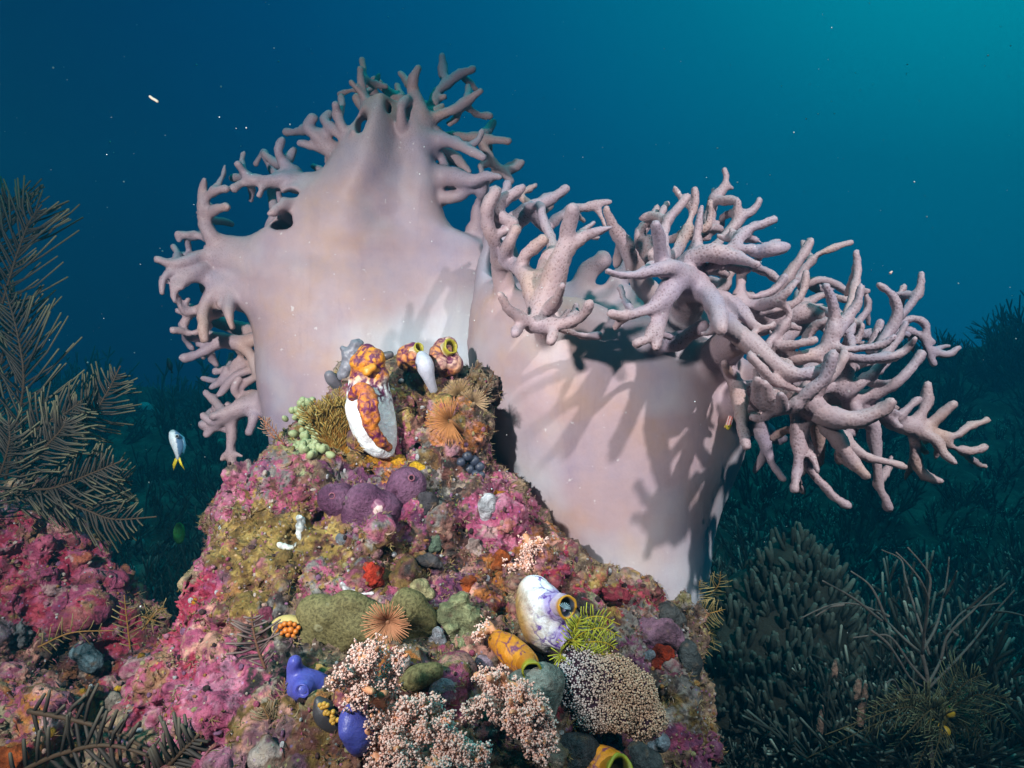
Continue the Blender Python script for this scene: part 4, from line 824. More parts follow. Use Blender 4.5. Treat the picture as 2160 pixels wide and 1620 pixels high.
# grey, white and dark little ones on the rock top
Dg = dep(770, 800) + .03
single('sea_squirt', 'thin grey lobed sea squirt standing against the coral, left of the orange-crowned one', 'sea squirt', [('c', [(728,790,.0,14),(737,758,0,15),(752,728,0,14)]), ('c', [(735,755,0,12),(722,735,0,7)])], Dg - .03, M_SOFT, (0.20, 0.20, 0.24), h=.0017, amp=.002, ascale=110)
single('sea_squirt', 'stubby grey sea squirt with a dark tip, at the left foot of the orange-crowned one', 'sea squirt', [('c', [(712,810,.01,14),(700,800,0,13),(695,792,-.004,11)])], Dg - .03, M_SOFT, (0.17, 0.16, 0.19), h=.0016)
single('sea_squirt', 'small dark club-shaped sea squirt leaning right of the orange crown', 'sea squirt', [('c', [(800,752,.01,6),(812,751,0,9),(823,748,0,8)])], D0 - .01, M_SOFT, (0.09, 0.08, 0.09), h=.0013)
single('sea_squirt', 'pale grey-white club-shaped sea squirt drooping before the small orange pair', 'sea squirt', [('c', [(890,752,-.02,12),(896,770,-.024,19),(904,795,-.022,13),(914,822,-.012,9)])], Dp - .02, M_SOFT, (0.48, 0.49, 0.58), h=.0016)
Dk = dep(1000, 985) - .004
for i, (x, y, r) in enumerate([(985,962,11),(1000,972,12),(1012,985,11),(990,990,11),(1015,1003,9),(972,975,10),(1003,1000,9)]):
    single('sea_squirt', 'tiny glossy blue-black sea squirt in the huddle on the right slope', 'sea squirt', [('e', x, y, 0, r, (1, .8, 1)), ('x', x - 1, y - 3, -.009, r * .45)], dep(x, y) - .003, M_SOFT, (0.035, 0.045, 0.075), h=.0012, k=.002, group='blue-black sea squirts on the right slope')

# green bulb colony
Dq = dep(660, 905)
gb = thing('sea_squirt_colony', 'cluster of pale green bulb sea squirts on the left shoulder of the rock', 'sea squirts'); bulbs = []
bm_ = MB(); bm_.balls([(0, 0, 0)], [[1, 1, 1.15]], (0.34, 0.40, 0.20), 2); lathe(bm_, [(.42, 1.02), (.46, 1.12), (.36, 1.16), (.26, 1.02), (.02, 1.0)], (0, 0, 0), (0, 0, 1), 12, [(.42, .48, .30), (.46, .52, .32), (.42, .48, .28), (.12, .15, .05), (.08, .10, .04)])
bulb = bm_.mesh('bulb')
rr = random.Random(4)
for i in range(96):
    y = rr.uniform(842, 962); x = rr.gauss(642 + (y - 842) * 0.22, 16 if y > 880 else 11); l, n_ = hit(x, y)
    o = link('bulb', bulb, M_SOFT, gb); o.location = Vector(l) + Vector((0, -.010 * rr.random(), 0)) + Vector(n_) * .003; dv = (Vector(n_) * .6 + Vector((rr.uniform(-.5, .5), -.5, rr.uniform(.0, .8)))).normalized()
    o.rotation_euler = dv.to_track_quat('Z', 'Y').to_euler(); s_ = rr.uniform(.0038, .0058); o.scale = (s_, s_, s_ * rr.uniform(1, 1.4))
for x, y, s_ in [(940,1088,1),(952,1098,1),(963,1110,.9),(975,1112,.9),(985,1105,.8),(950,1110,.8)]:
    pass

# ------------------------------------------------------------------ sponges, algae crusts and shells
Dx = dep(785, 1075) - .012
def c_purp(V, x, y, N):
    f = np.clip(.5 + 1.1 * vnoise(V, 50, 2), 0, 1)[:, None]; return np.array((.13, .045, .10)) * (1 - f) + np.array((.26, .12, .21)) * f
def purple(lab, prims, holes, D0, patch=None):
    rt = thing('purple_sponge', lab, 'sponge', 'purple sponges in the middle of the rock')
    link('body', org_mesh('body', prims + [('x', x, y, d, 6) for x, y, d in holes], D0, .002, .008, .0016, 60, c_purp), M_SPONGE, rt)
    for x, y, d in holes:
        mb = MB(); lathe(mb, [(.0042, 0), (.0034, .0012), (.0024, .0004), (.0001, -.004)], P(x, y, D0 + d + .002), (0, -1, .25), 14, [(.2, .06, .12), (.24, .05, .08), (.03, .01, .02), (.01, .005, .01)]); link('vent', mb.mesh('vent'), M_SOFT, rt)
    if patch:
        link('torn_patch', org_mesh('torn_patch', patch, D0, .0013, .003, .002, 90, lambda V, x, y, N: np.where((np.hypot((x - 800) / 1.1, y - 1076) + 12 * vnoise(V, 120, 2) < 15)[:, None], (.66, .50, .47), (.20, .06, .12))), M_SOFT, rt)
purple('purple sponge lobe with a torn white patch, in the middle of the rock', [('e',770,1060,0,40), ('e',812,1075,0,38), ('e',790,1105,0,36), ('e',750,1095,.002,32), ('e',820,1110,.005,30)], [], Dx, [('e',796,1072,-.017,18,(.9,.5,1.1)), ('e',812,1092,-.012,14,(1,.5,1))])
purple('round purple sponge lobe, leftmost of the purple three', [('e',700,1050,0,30), ('e',716,1068,0,28), ('e',722,1042,.004,24)], [(700,1046,-.017)], dep(705, 1055) - .008)
purple('domed purple sponge lobe highest on the rock among the purple three', [('e',858,1025,0,42,(1,.8,.95)), ('e',845,1045,0,32)], [(868,1008,-.02), (834,1040,-.016)], dep(855, 1028) - .01)
Do = dep(780, 1310) - .012
single('olive_sponge', 'wide olive lobed sponge speckled with rings, across the middle of the rock', 'sponge', [('e',672,1292,.006,42,(1,.6,.8)), ('e',700,1312,0,50,(1,.6,.9)), ('e',748,1285,0,44,(1,.6,.8)), ('e',800,1305,0,44,(1,.6,.75)), ('e',862,1286,-.004,44,(.9,.6,1)), ('e',892,1312,0,36,(1,.6,1)), ('e',668,1340,.004,34,(1,.6,.8)), ('e',745,1330,-.004,40,(1,.6,.8)), ('e',725,1352,.004,30), ('e',842,1348,0,44,(1,.6,.9)), ('e',862,1390,.004,30,(.9,.6,.9)), ('e',800,1335,.004,34)], Do, M_OLIVE, (.2, .2, .1), h=.0022, k=.009, amp=.0050, ascale=26)
single('olive_sponge', 'small olive sponge pad under the wide one, above the pink coral', 'sponge', [('c', [(850,1452,0,18),(880,1430,0,24),(915,1418,0,18)])], dep(880, 1435) - .006, M_OLIVE, (.2, .2, .1), h=.002, amp=.0015, ascale=50)
def sponge(lab, prims, col, px, py, off=.002, mat=None, h=.0017, k=.006, amp=.002, asc=70, name='sponge', cat='sponge', group=None):
    sd = (px * 7 + py) % 40; col = np.array(col)
    def cf(V, x, y, N):
        f = np.clip(.45 + 1.3 * fbm(V, 45, 4, sd, .7), 0, 1)[:, None]; g_ = np.clip(fbm(V, 140, 2, sd + 3) - .35, 0, 1)[:, None]
        return col * (.55 + .6 * f) * (1 - g_) + g_ * np.array((.22, .15, .10))
    return single(name, lab, cat, prims, dep(px, py) + off, mat or M_SPONGE, cf, h=h, k=k, amp=amp * 1.3 + .0009, ascale=asc, group=group)
sponge('bright red bumpy sponge ball above the olive sponge', [('e',785,1208,0,21,(1,.8,1.1)), ('e',790,1222,0,18)], (.55, .045, .02), 785, 1210, amp=.003, asc=150)
sponge('pale yellow crescent sponge behind the right lobe of the olive sponge', [('c', [(862,1250,0,14),(885,1238,0,17),(903,1255,0,15)])], (.52, .46, .24), 885, 1245, amp=.001)
sponge('pure white knobbly sponge on pink crust of the right slope', [('e',1028,1056,0,15), ('e',1020,1070,-.002,15), ('e',1034,1074,-.002,12), ('e',1022,1088,0,13)], (.75, .76, .82), 1025, 1070, amp=.0008)
sponge('small white ball sponge on the lower right slope', [('e',1025,1220,0,10)], (.65, .66, .74), 1025, 1220, h=.0014, amp=0)
sponge('yellow sponge crust below the white sea squirt', [('c', [(740,955,.0,12),(775,972,0,15),(810,978,0,12)]), ('e',790,985,0,10)], (.60, .28, .02), 780, 970, amp=.003)
sponge('square bright yellow sponge patch right of the white sea squirt foot', [('e',840,972,0,13), ('e',852,966,0,9), ('e',848,980,0,10)], (.70, .36, .02), 845, 970)
sponge('bright yellow sponge tip on the purple dome', [('c', [(876,984,0,9),(888,992,0,11)])], (.72, .40, .02), 885, 990)
sponge('orange sponge crust at the foot of the right coral', [('c', [(1040,1035,0,10),(1058,1048,.0,12)])], (.55, .22, .02), 1050, 1040)
sponge('orange-red sponge patch under the pink crust on the right slope', [('e',1055,1180,0,20,(1.1,.5,.8)), ('e',1040,1190,0,14)], (.50, .11, .02), 1055, 1182, amp=.003, asc=110)
sponge('orange-red sponge patch above the pale green sponge', [('e',985,1236,0,20,(1,.5,1)), ('e',995,1250,0,12)], (.48, .10, .02), 985, 1238, amp=.003, asc=110)
sponge('dark red velvety sponge under the grey-purple lump at right', [('e',1398,1390,0,26,(1,.6,.9)), ('e',1410,1405,0,18), ('e',1385,1400,0,14)], (.36, .035, .008), 1398, 1392, amp=.004, asc=120)
sponge('grey-purple encrusted lump with pale edge, right end of the rock', [('c', [(1345,1345,0,26),(1375,1335,0,32),(1410,1345,0,30),(1432,1372,0,20)])], (.22, .12, .18), 1385, 1350, amp=.003)
sponge('dark grey smooth sponge lobe at the right edge of the rock', [('c', [(1448,1370,.0,22),(1452,1410,0,28),(1430,1435,0,26)])], (.08, .095, .10), 1445, 1400, amp=.001)
sponge('dark grey knob sponge below the coral foot at right', [('e',1405,1298,0,28), ('e',1428,1310,0,20)], (.08, .085, .085), 1408, 1300, amp=.002)
sponge('small pale blue sponge bead left of the red velvety sponge', [('c', [(1360,1388,0,9),(1374,1380,0,9)])], (.40, .48, .58), 1365, 1385, h=.0015, amp=0)
sponge('bluish white sponge knob below the cream polyp ball', [('e',1396,1565,0,18), ('e',1375,1575,0,10)], (.36, .43, .52), 1396, 1565, amp=.001)
sponge('big smooth pale grey-green sponge dome behind the right pink soft coral', [('e',1085,1560,.012,70,(1,.6,1.1)), ('e',1110,1480,.012,60,(1,.6,1.1)), ('e',1150,1440,.02,40)], (.36, .40, .36), 1090, 1550, h=.003, k=.02, amp=.0005)
sponge('dark grey speckled sponge dome at the bottom edge', [('e',1210,1590,0,56,(1.1,.6,.8)), ('e',1180,1610,0,40)], (.075, .08, .09), 1210, 1595, h=.0026, amp=.0012)
sponge('slate grey sponge at the bottom edge right of the orange squirt', [('e',1340,1600,0,34), ('e',1370,1610,0,26)], (.09, .105, .11), 1340, 1600, amp=.0012)
sponge('pale green fuzzy sponge right of the olive sponge', [('e',965,1290,0,34,(1,.5,1)), ('e',990,1320,0,36,(1,.5,1.2)), ('e',985,1355,0,28), ('e',955,1320,0,22)], (.36, .38, .20), 975, 1320, amp=.004, asc=90)
sponge('white bumpy sponge slip left of the pale green sponge', [('c', [(925,1335,0,12),(922,1360,0,15),(920,1378,0,9)])], (.52, .52, .58), 922, 1355, amp=.0018, asc=120)
sponge('pinkish white finger sponge beside the pink coral', [('c', [(848,1420,0,9),(853,1402,-.004,11),(857,1388,-.006,9)])], (.66, .52, .50), 853, 1405, h=.0015, amp=.0004)
sponge('pale lilac smooth sponge under the small olive pad', [('e',935,1450,0,26,(1.1,.5,.8)), ('e',920,1465,0,16)], (.42, .33, .38), 935, 1450, amp=.0006)
sponge('mauve sponge knob left of the orange veined squirt', [('e',1030,1402,0,17), ('e',1015,1395,0,12)], (.34, .26, .34), 1028, 1400, amp=.001)
sponge('small pale pink coral knob on the right slope above the red patch', [('e',1000,1150,0,13), ('e',995,1165,0,10), ('e',1008,1160,0,8)], (.62, .44, .40), 1000, 1155, amp=.003, asc=160)
sponge('mint green sponge lump in the shadowed middle slope', [('e',918,1140,0,17,(.8,.6,1.1)), ('e',912,1155,0,12)], (.24, .34, .24), 918, 1140)
sponge('grey cobweb-like sponge in the dark hollow of the rock', [('c', [(870,1190,0,14),(900,1185,0,16),(925,1195,0,13)])], (.09, .08, .085), 895, 1190, amp=.003)
sponge('dark smooth sponge between purple dome and right slope', [('e',900,1060,0,24,(1,.6,.9)), ('e',890,1078,0,18)], (.075, .065, .075), 900, 1062, amp=.001)
sponge('bluish grey knob with speckles in the middle of the rock', [('e',722,1142,0,15)], (.34, .38, .44), 722, 1142)
sponge('crimson algae crust on the right slope edge', [('c', [(1230,1225,0,11),(1270,1245,0,13),(1320,1262,0,11)])], (.24, .03, .05), 1270, 1245, amp=.004, asc=110)
sponge('magenta crust patch at left of the clam', [('e',560,1300,0,20,(1,.5,1)), ('e',550,1320,0,16)], (.45, .10, .18), 560, 1305, amp=.003, asc=100)
sponge('small orange sponge spot on the red left flank', [('e',412,1272,0,10,(.8,.6,1.3))], (.62, .25, .01), 412, 1272)
sponge('beige flat clam-like sponge on the low red rock', [('e',225,1485,0,32,(1.1,.6,.8)), ('e',245,1500,0,20)], (.36, .29, .24), 225, 1488, amp=.0015)
sponge('rounded blue-grey sponge in the dark hollow at lower left', [('e',175,1375,-.02,22), ('e',192,1395,-.02,24)], (.22, .33, .38), 185, 1385, amp=.001)
sponge('grey bristly sponge ball at the left edge of the frame', [('e',25,1335,0,36), ('e',5,1350,0,30)], (.22, .23, .24), 25, 1340, amp=.004, asc=170)
for x, y in [(176,1460),(250,1455),(80,1525),(75,1540),(105,1545),(300,1385)]:
    sponge('tiny yellow sponge dot on the low rock at lower left', [('e', x, y, 0, 8)], (.62, .34, .03), x, y, h=.0016, amp=.001, group='yellow sponge dots on the low rock')
sponge('orange-red sponge in the bottom left corner', [('e',15,1605,0,38,(1,.6,.8))], (.52, .10, .02), 15, 1605, amp=.003, asc=90)
def chip(lab, pts, r, col, cat='shell', name='shell_chip'):
    D = dep(pts[0][0], pts[0][1]) - .001
    me = org_mesh(name, [('c', [(x, y, 0, r * (.7 + .5 * ((i * 37 + x) % 5) / 4)) for i, (x, y) in enumerate(pts)])], D, .0012, .002, .0022, 130, lambda V, x, y, N: np.array(col) * np.clip(.85 + .9 * fbm(V, 90, 3, 4.0), .3, 1.15)[:, None]); link(name, me, M_SOFT, label=lab, cat=cat)
chip('upright white rectangular shell chip in the olive turf', [(632,1096),(634,1115),(636,1134)], 10, (.62, .66, .66))
chip('slanted pale grey shell chip near the pink left edge', [(465,1112),(482,1128)], 7, (.48, .54, .56))
chip('curled white shell chip below the upright one', [(592,1150),(608,1154),(624,1150)], 6, (.55, .58, .54))
chip('ragged white worm tube above the olive sponge', [(722,1232),(740,1248),(765,1252),(785,1252)], 7, (.68, .66, .68), 'worm tube', 'worm_tube')
chip('thin white shell streak low on the red left flank', [(360,1372),(363,1395)], 4, (.7, .68, .5))

# cream polyp ball
Dy = dep(1290, 1460) - .015
cp = thing('polyp_coral', 'round purple-brown coral lump covered in tiny cream polyps, lower right of the rock', 'coral')
pm = org_mesh('body', [('e',1240,1430,0,50,(1,.7,1)), ('e',1218,1412,.004,40), ('e',1292,1436,-.008,44,(1,.7,1)), ('e',1338,1462,-.006,38,(1,.8,1)), ('e',1345,1505,-.002,40,(1,.7,1)), ('e',1255,1485,0,48,(1,.7,1)), ('e',1300,1495,-.006,38), ('e',1372,1512,0,26), ('e',1232,1396,.004,32), ('e',1210,1455,.004,34), ('x',1275,1530,-.04,16), ('x',1250,1440,-.052,12,(.5,1,3))], Dy, .0022, .005, .003, 45, cc(.085, .04, .07))
link('body', pm, M_SPONGE, cp)
nv = len(pm.vertices); co = np.empty(nv * 3, np.float32); pm.vertices.foreach_get('co', co); co = co.reshape(-1, 3); no = np.empty(nv * 3, np.float32); pm.vertices.foreach_get('normal', no); no = no.reshape(-1, 3)
sel = np.where(no[:, 1] < .35)[0]; xs, ys = pix(co[sel]); dn = np.clip(.45 + .6 * (xs - 1210) / 130 + .35 * fbm(co[sel], 45, 2, 3.0), .22, 1); sel = RNG.permutation(sel[RNG.random(len(sel)) < dn])
sel = np.concatenate([sel, sel, sel]); mb = MB(); jit = RNG.normal(0, .0013, (len(sel), 3)); rad = RNG.uniform(.0006, .0011, len(sel))
tint = RNG.random(len(sel))[:, None]; cw = np.clip((pix(co[sel])[0] - 1180) / 120, 0, 1)[:, None]
mb.balls(co[sel] + no[sel] * .0016 + jit, rad, (np.array((.50, .31, .20)) * (1 - tint) + np.array((.64, .46, .34)) * tint) * cw + (1 - cw) * np.array((.58, .56, .60)), 0)
link('polyps', mb.mesh('polyps'), M_POLYP, cp, kind='stuff')

# pink soft corals
def soft_coral(lab, skel, D0, npol, seed):
    rt = thing('pink_soft_coral', lab, 'coral', None); rg = np.random.default_rng(seed); cen = []
    sk2 = []
    for rows in skel:
        c = curve(np.array(rows, float), 18); L = np.linalg.norm(np.diff(c[:, :2], axis=0), axis=1).sum(); tw = [(rows, [])]
        for _ in range(int(L / 26)):
            i = rg.integers(2, len(c)); x, y, d, r = c[i]; a = rg.uniform(0, 6.283); l = rg.uniform(18, 40); q = min(r * .55, 9)
            tw[0][1].append([(x, y, d - .002, q), (x + math.cos(a) * l * .6, y + math.sin(a) * l * .6, d - rg.uniform(.004, .016), q * .9), (x + math.cos(a) * l, y + math.sin(a) * l, d - rg.uniform(.006, .024), q * .7)])
        sk2 += tw
    for rows, side in sk2:
        rows = [(x, y, d, r * .62) for x, y, d, r in rows]; c = curve(np.array(rows, float), 18)
        me = org_mesh('branch', [('c', rows)] + [('c', q_) for q_ in side], D0, .0018, .003, .001, 90, lambda V, x, y, N: np.array((.74, .34, .18)) * np.clip(1 + .4 * vnoise(V, 70, 3), .6, 1.3)[:, None])
        link('branch', me, M_POLYP, rt)
        for c in [c] + [curve(np.array(q_, float), 8) for q_ in side]:
            L = np.linalg.norm(np.diff(c[:, :2], axis=0), axis=1).sum(); n = int(npol * 2.4 * L / 100)
            i = rg.random(n) * (len(c) - 1); a = i.astype(int); f = (i - a)[:, None]; q = c[a] * (1 - f) + c[np.minimum(a + 1, len(c) - 1)] * f
            pc = np.array([P(x, y, D0 + d) for x, y, d, r in q]); R = (q[:, 3] * K * (D0 + q[:, 2]))
            dv = rg.normal(0, 1, (n, 3)); dv[:, 1] = -np.abs(dv[:, 1]) * .9; dv /= np.linalg.norm(dv, axis=1)[:, None]
            for g in range(n):
                if vnoise(pc[g:g + 1] + dv[g:g + 1] * R[g], 110, 3)[0] < -.32: continue
                o = pc[g] + dv[g] * (R[g] + rg.uniform(-.001, .007)); cen.append(o)
                for s_ in range(3): cen.append(o + rg.normal(0, .0010, 3))
    cen = np.array(cen); t_ = rg.random(len(cen))[:, None]
    mb = MB(); mb.balls(cen, rg.uniform(.0005, .0012, len(cen))[:, None] * rg.uniform(.6, 1.4, (len(cen), 3)), np.array((.86, .46, .35)) * (1 - t_) + np.array((.92, .72, .66)) * t_, 0)
    link('polyps', mb.mesh('polyps'), M_POLYP, rt, kind='stuff')
Dl = dep(800, 1480) - .03
soft_coral('large bushy pale pink soft coral at the bottom, right of the blue sea squirts', [
    [(800,1640,.0,26),(805,1570,0,26),(810,1500,-.01,22),(780,1440,-.02,17),(768,1390,-.02,12),(760,1365,-.02,9)], [(790,1450,-.02,17),(745,1440,-.02,15),(715,1428,-.02,10)], [(770,1470,-.02,15),(752,1480,-.015,13),(758,1500,-.01,10)], [(780,1400,-.02,12),(790,1375,-.02,9),(797,1355,-.02,7)],
    [(812,1480,-.01,17),(825,1430,-.01,13),(828,1395,-.01,9)], [(810,1530,-.01,20),(860,1500,-.015,18),(900,1480,-.015,14),(925,1485,-.015,10)], [(820,1580,-.01,20),(880,1550,-.02,20),(930,1530,-.02,17),(945,1560,-.02,14)], [(850,1620,-.005,22),(930,1590,-.02,20),(985,1580,-.02,16),(1020,1600,-.02,12)], [(780,1560,-.01,17),(795,1600,-.02,16),(800,1630,-.02,15)], [(860,1640,-.02,20),(900,1620,-.03,20),(950,1625,-.03,18)], [(830,1540,-.02,14),(850,1570,-.03,14),(860,1600,-.03,12)]], Dl, 105, 1)
Dl = dep(1080, 1480) - .025
soft_coral('pink soft coral with hanging branch tips over the pale sponge dome', [
    [(1005,1425,.01,14),(1040,1435,0,17),(1090,1455,-.01,18),(1130,1485,-.015,16),(1155,1520,-.015,12),(1162,1555,-.01,9)], [(1050,1445,0,14),(1050,1490,-.005,12),(1052,1520,-.005,8)], [(1085,1460,-.01,13),(1085,1510,-.012,11),(1090,1545,-.01,8)], [(1110,1480,-.012,14),(1112,1530,-.015,12),(1118,1580,-.01,9)], [(1135,1500,-.012,12),(1140,1550,-.012,11),(1138,1590,-.01,9)], [(1030,1440,0,12),(1005,1490,0,11),(1000,1515,0,9)]], Dl, 100, 2)
soft_coral('small pink soft coral tuft left of the orange veined squirt', [[(1030,1315,.005,14),(1042,1340,0,15),(1052,1370,-.003,13),(1060,1395,0,9)]], dep(1040, 1350) - .02, 130, 3)
soft_coral('peach soft coral strand on the slope above the white veined squirt', [[(1108,1130,.004,12),(1118,1160,0,14),(1112,1190,0,12),(1115,1225,.003,9)]], dep(1112, 1175) - .008, 110, 4)

# ------------------------------------------------------------------ feathery things on the rock
def fan(name, lab, cx, cy, D, r, a0, a1, n, col, cat, group=None, stalk=None):
    rt = thing(name, lab, cat, group); mb = MB(); rg = random.Random(int(cx)); c = P(cx, cy, D)
    for i in range(n):
        a = a0 + (a1 - a0) * (i + rg.uniform(-.3, .3)) / n; L = r * K * D * rg.uniform(.85, 1.05)
        d = np.array((math.cos(a), 0, math.sin(a))); tip = c + d * L + np.array((0, -.006 - .008 * rg.random(), 0))
        mb.tube([c + d * L * .12, c + d * L * .55 + np.array((0, -.007, 0)), tip], [.0006, .00055, .0004], 4, np.array([np.array(col) * .55, np.array(col), np.array(col) * 1.15]))
    link('crown', mb.mesh('crown'), M_FROND, rt)
    mb = MB(); e = P(*(stalk or (cx, cy + r * .3, D + .02))); mb.tube([c + np.array((0, .001, 0)), (c + e) / 2 + np.array((0, -.002, 0)), e], [.0028, .0035, .003], 8, np.array(col) * .5); link('tube', mb.mesh('tube'), M_FROND, rt)
fan('feather_worm', 'orange half-disc feather worm fan at the right of the rock top', 950, 888, dep(945, 890) - .018, 52, 1.2, 5.4, 64, (.46, .19, .06), 'feather worm', stalk=(975, 910, dep(975, 910)))
fan('feather_worm', 'orange feather worm crown spread over the olive sponge', 818, 1312, Do - .035, 52, -2.6, 3.9, 70, (.50, .22, .11), 'feather worm', stalk=(820, 1330, Do))
fan('feather_worm', 'small brown fan-shaped worm crown high on the right rim of the rock', 968, 835, dep(968, 835) - .015, 36, .2, 3.2, 30, (.34, .22, .10), 'feather worm')
fan('feather_worm', 'pale beige worm crown beside the coral on the rock top', 1000, 850, dep(1000, 850) - .012, 34, -.6, 2.6, 26, (.44, .30, .17), 'feather worm')

def plume_mesh(mb, rows, npin, ln, ang, r, col, side=(1, 1), tip=None, seed=0, bend=.25, depth=.3):
    """one feather: a stem with rows of side filaments; rows (px,py,D)"""
    rg = random.Random(seed); c = curve([P(*q) for q in rows], max(24, npin)); m = len(c)
    col = np.array(col); mb.tube(c, np.linspace(r * 1.5, r * .8, m), 5, np.array((col[0] * 1.15, col[1] * .8, col[2] * .5)) )
    tg = np.gradient(c, axis=0); tg /= np.linalg.norm(tg, axis=1)[:, None]
    for i in range(npin):
        u = (i + .5) / npin; q = u * (m - 1); a = int(q); f = q - a; o = c[a] * (1 - f) + c[min(a + 1, m - 1)] * f; t_ = tg[a]
        nrm = np.cross(t_, (0, 1, 0)); nrm /= np.linalg.norm(nrm) + 1e-9
        for s_ in (0, 1):
            if not side[s_] or rg.random() < .07: continue
            sg = 1 if s_ == 0 else -1; L = ln * side[s_] * (math.sin(math.pi * min(1, .12 + u * .95)) ** .6) * (rg.uniform(.8, 1.1) if rg.random() < .85 else rg.uniform(.35, .7))
            th = ang * rg.uniform(.75, 1.2); d = t_ * math.cos(th) + nrm * sg * math.sin(th) + np.array((0, rg.uniform(-depth, depth), 0))
            p1 = o + d * L * .5 + np.array((rg.uniform(-.05, .05), 0, rg.uniform(-.06, .06))) * L; p2 = o + d * L + t_ * L * bend * rg.uniform(.3, 1)
            k_ = rg.uniform(.7, 1.15); mb.tube([o, p1, p2], [r, r, r * .8], 4, np.array([col * .7 * k_, col * k_, np.array(tip if tip is not None else col * 1.2) * k_]))
# left feather hydroids
HY = (.040, .034, .026); HT = (.10, .095, .05)
hb = [ [(12,1010,.98),(35,900,.97),(50,800,.96),(36,700,.96),(8,600,.97)], [(-30,760,.99),(5,640,.98),(35,540,.98),(62,470,.98),(88,432,.98)], [(-40,640,1.02),(-10,540,1.02),(8,450,1.02),(20,415,1.02)], [(30,960,.95),(85,900,.94),(140,870,.94),(172,845,.94)],
       [(120,920,1.0),(185,885,1.0),(225,830,1.0),(254,772,1.0)], [(40,1010,.90),(90,950,.89),(130,905,.88),(140,880,.88)], [(40,1030,.92),(110,1030,.91),(190,1000,.90),(262,970,.90)], [(10,1045,.94),(100,1045,.93),(180,1075,.92),(240,1095,.92),(330,1090,.92)],
       [(-20,900,1.0),(-5,800,1.0),(20,690,1.0),(45,620,1.0)], [(60,1040,.96),(150,1050,.96),(230,1020,.96),(280,1015,.96)] , [(-40,1080,.90),(0,1000,.89),(20,930,.88),(18,880,.88)] ]
def bush(lab, stems, n, ln, ang, r, col, tip, name, cat, side=(1, 1), seed=1, base=None, bend=.25, group=None):
    rt = thing(name, lab, cat, group)
    for i, rows in enumerate(stems):
        mb = MB(); plume_mesh(mb, rows, n, ln, ang, r, col, side, tip, seed + i, bend); link('frond', mb.mesh('frond'), M_FROND, rt)
    return rt
bush('tall feathery brown hydroid bush at the left edge, above the low red rock', hb[:3] + hb[8:9] , 36, .086, .75, .0016, HY, HT, 'hydroid', 'hydroid', seed=3)
bush('low spreading feathery hydroid fronds reaching right from the left edge', hb[3:8] + hb[9:], 34, .054, .95, .0014, HY, HT, 'hydroid', 'hydroid', seed=30)
bush('blurred thick-stemmed feathery hydroid along the lower left bottom edge', [[(20,1640,.62),(130,1590,.61),(250,1575,.60),(420,1640,.60)], [(60,1500,.66),(160,1520,.65),(240,1545,.64),(330,1590,.62)], [(330,1640,.60),(380,1590,.59),(420,1550,.59)]], 13, .036, 1.2, .0019, (.05, .04, .033), (.10, .085, .06), 'hydroid', 'hydroid', seed=60, bend=.1)
bush('dark feathery hydroid frond hanging before the pink rock left of the clam', [[(560,1410,.60),(545,1370,.60),(535,1330,.60),(530,1290,.60)]], 14, .026, 1.25, .0011, (.13, .085, .08), (.20, .14, .12), 'hydroid', 'hydroid', seed=70, bend=.05)
bush('fine brown bushy hydroid between the blue sea squirts and the pink crust', [[(600,1640,.62),(605,1560,.61),(600,1480,.61),(600,1430,.61)], [(600,1560,.61),(570,1520,.60),(555,1490,.60)], [(605,1600,.60),(640,1560,.60),(650,1520,.60)]], 22, .018, .9, .0006, (.22, .15, .08), (.3, .22, .14), 'hydroid', 'hydroid', seed=80)
bush('thin-branched brown hydroid standing in the gap between the two rocks', [[(275,1370,.88),(268,1310,.88),(262,1255,.88)], [(300,1330,.9),(330,1290,.9),(352,1283,.9)], [(80,1365,.85),(150,1335,.86),(240,1330,.87)], [(300,1300,.9),(330,1310,.9)]], 9, .022, 1.2, .0008, (.22, .15, .05), (.28, .2, .09), 'hydroid', 'hydroid', seed=90, bend=0)
Dr = .97
bush('yellowish feathery hydroid sprouting at the right corner of the rock under the coral', [[(1462,1290,Dr),(1490,1260,Dr),(1515,1235,Dr),(1520,1205,Dr)], [(1460,1300,Dr-.02),(1490,1295,Dr-.03),(1530,1285,Dr-.03)], [(1455,1290,Dr-.02),(1470,1250,Dr-.03),(1478,1222,Dr-.03)], [(1460,1305,Dr),(1490,1330,Dr),(1512,1340,Dr)], [(1470,1310,Dr),(1485,1350,Dr),(1480,1385,Dr)]], 16, .026, 1.15, .0006, (.34, .27, .10), (.42, .34, .14), 'hydroid', 'hydroid', seed=95, bend=.1)
Dt = dep(720, 880) - .01
bh = [ [(715 + dx * .3, 960 - abs(dx) * .2, Dt), (715 + dx * .7, 890 + abs(dx) * .3 - 20, Dt - .02), (715 + dx, 815 + abs(dx) * .5 + (i % 3) * 18, Dt - .03)] for i, dx in enumerate(range(-80, 40, 9)) ]
bush('dense bushy olive-brown hydroid left of the white sea squirt', bh, 16, .018, .7, .0007, (.21, .13, .02), (.36, .26, .07), 'hydroid', 'hydroid', seed=110)
bush('ochre feathery hydroid below the white sea squirt', [[(720,975,Dt),(690,985,Dt-.02),(668,1000,Dt-.03)], [(725,970,Dt),(700,1000,Dt-.02),(690,1020,Dt-.03)], [(735,965,Dt),(720,1000,Dt-.02),(715,1012,Dt-.03)], [(720,960,Dt),(690,965,Dt-.02),(660,975,Dt-.02)], [(735,955,Dt),(755,940,Dt-.03),(760,915,Dt-.03)]], 18, .014, .9, .0007, (.36, .20, .05), (.42, .26, .09), 'hydroid', 'hydroid', seed=130)
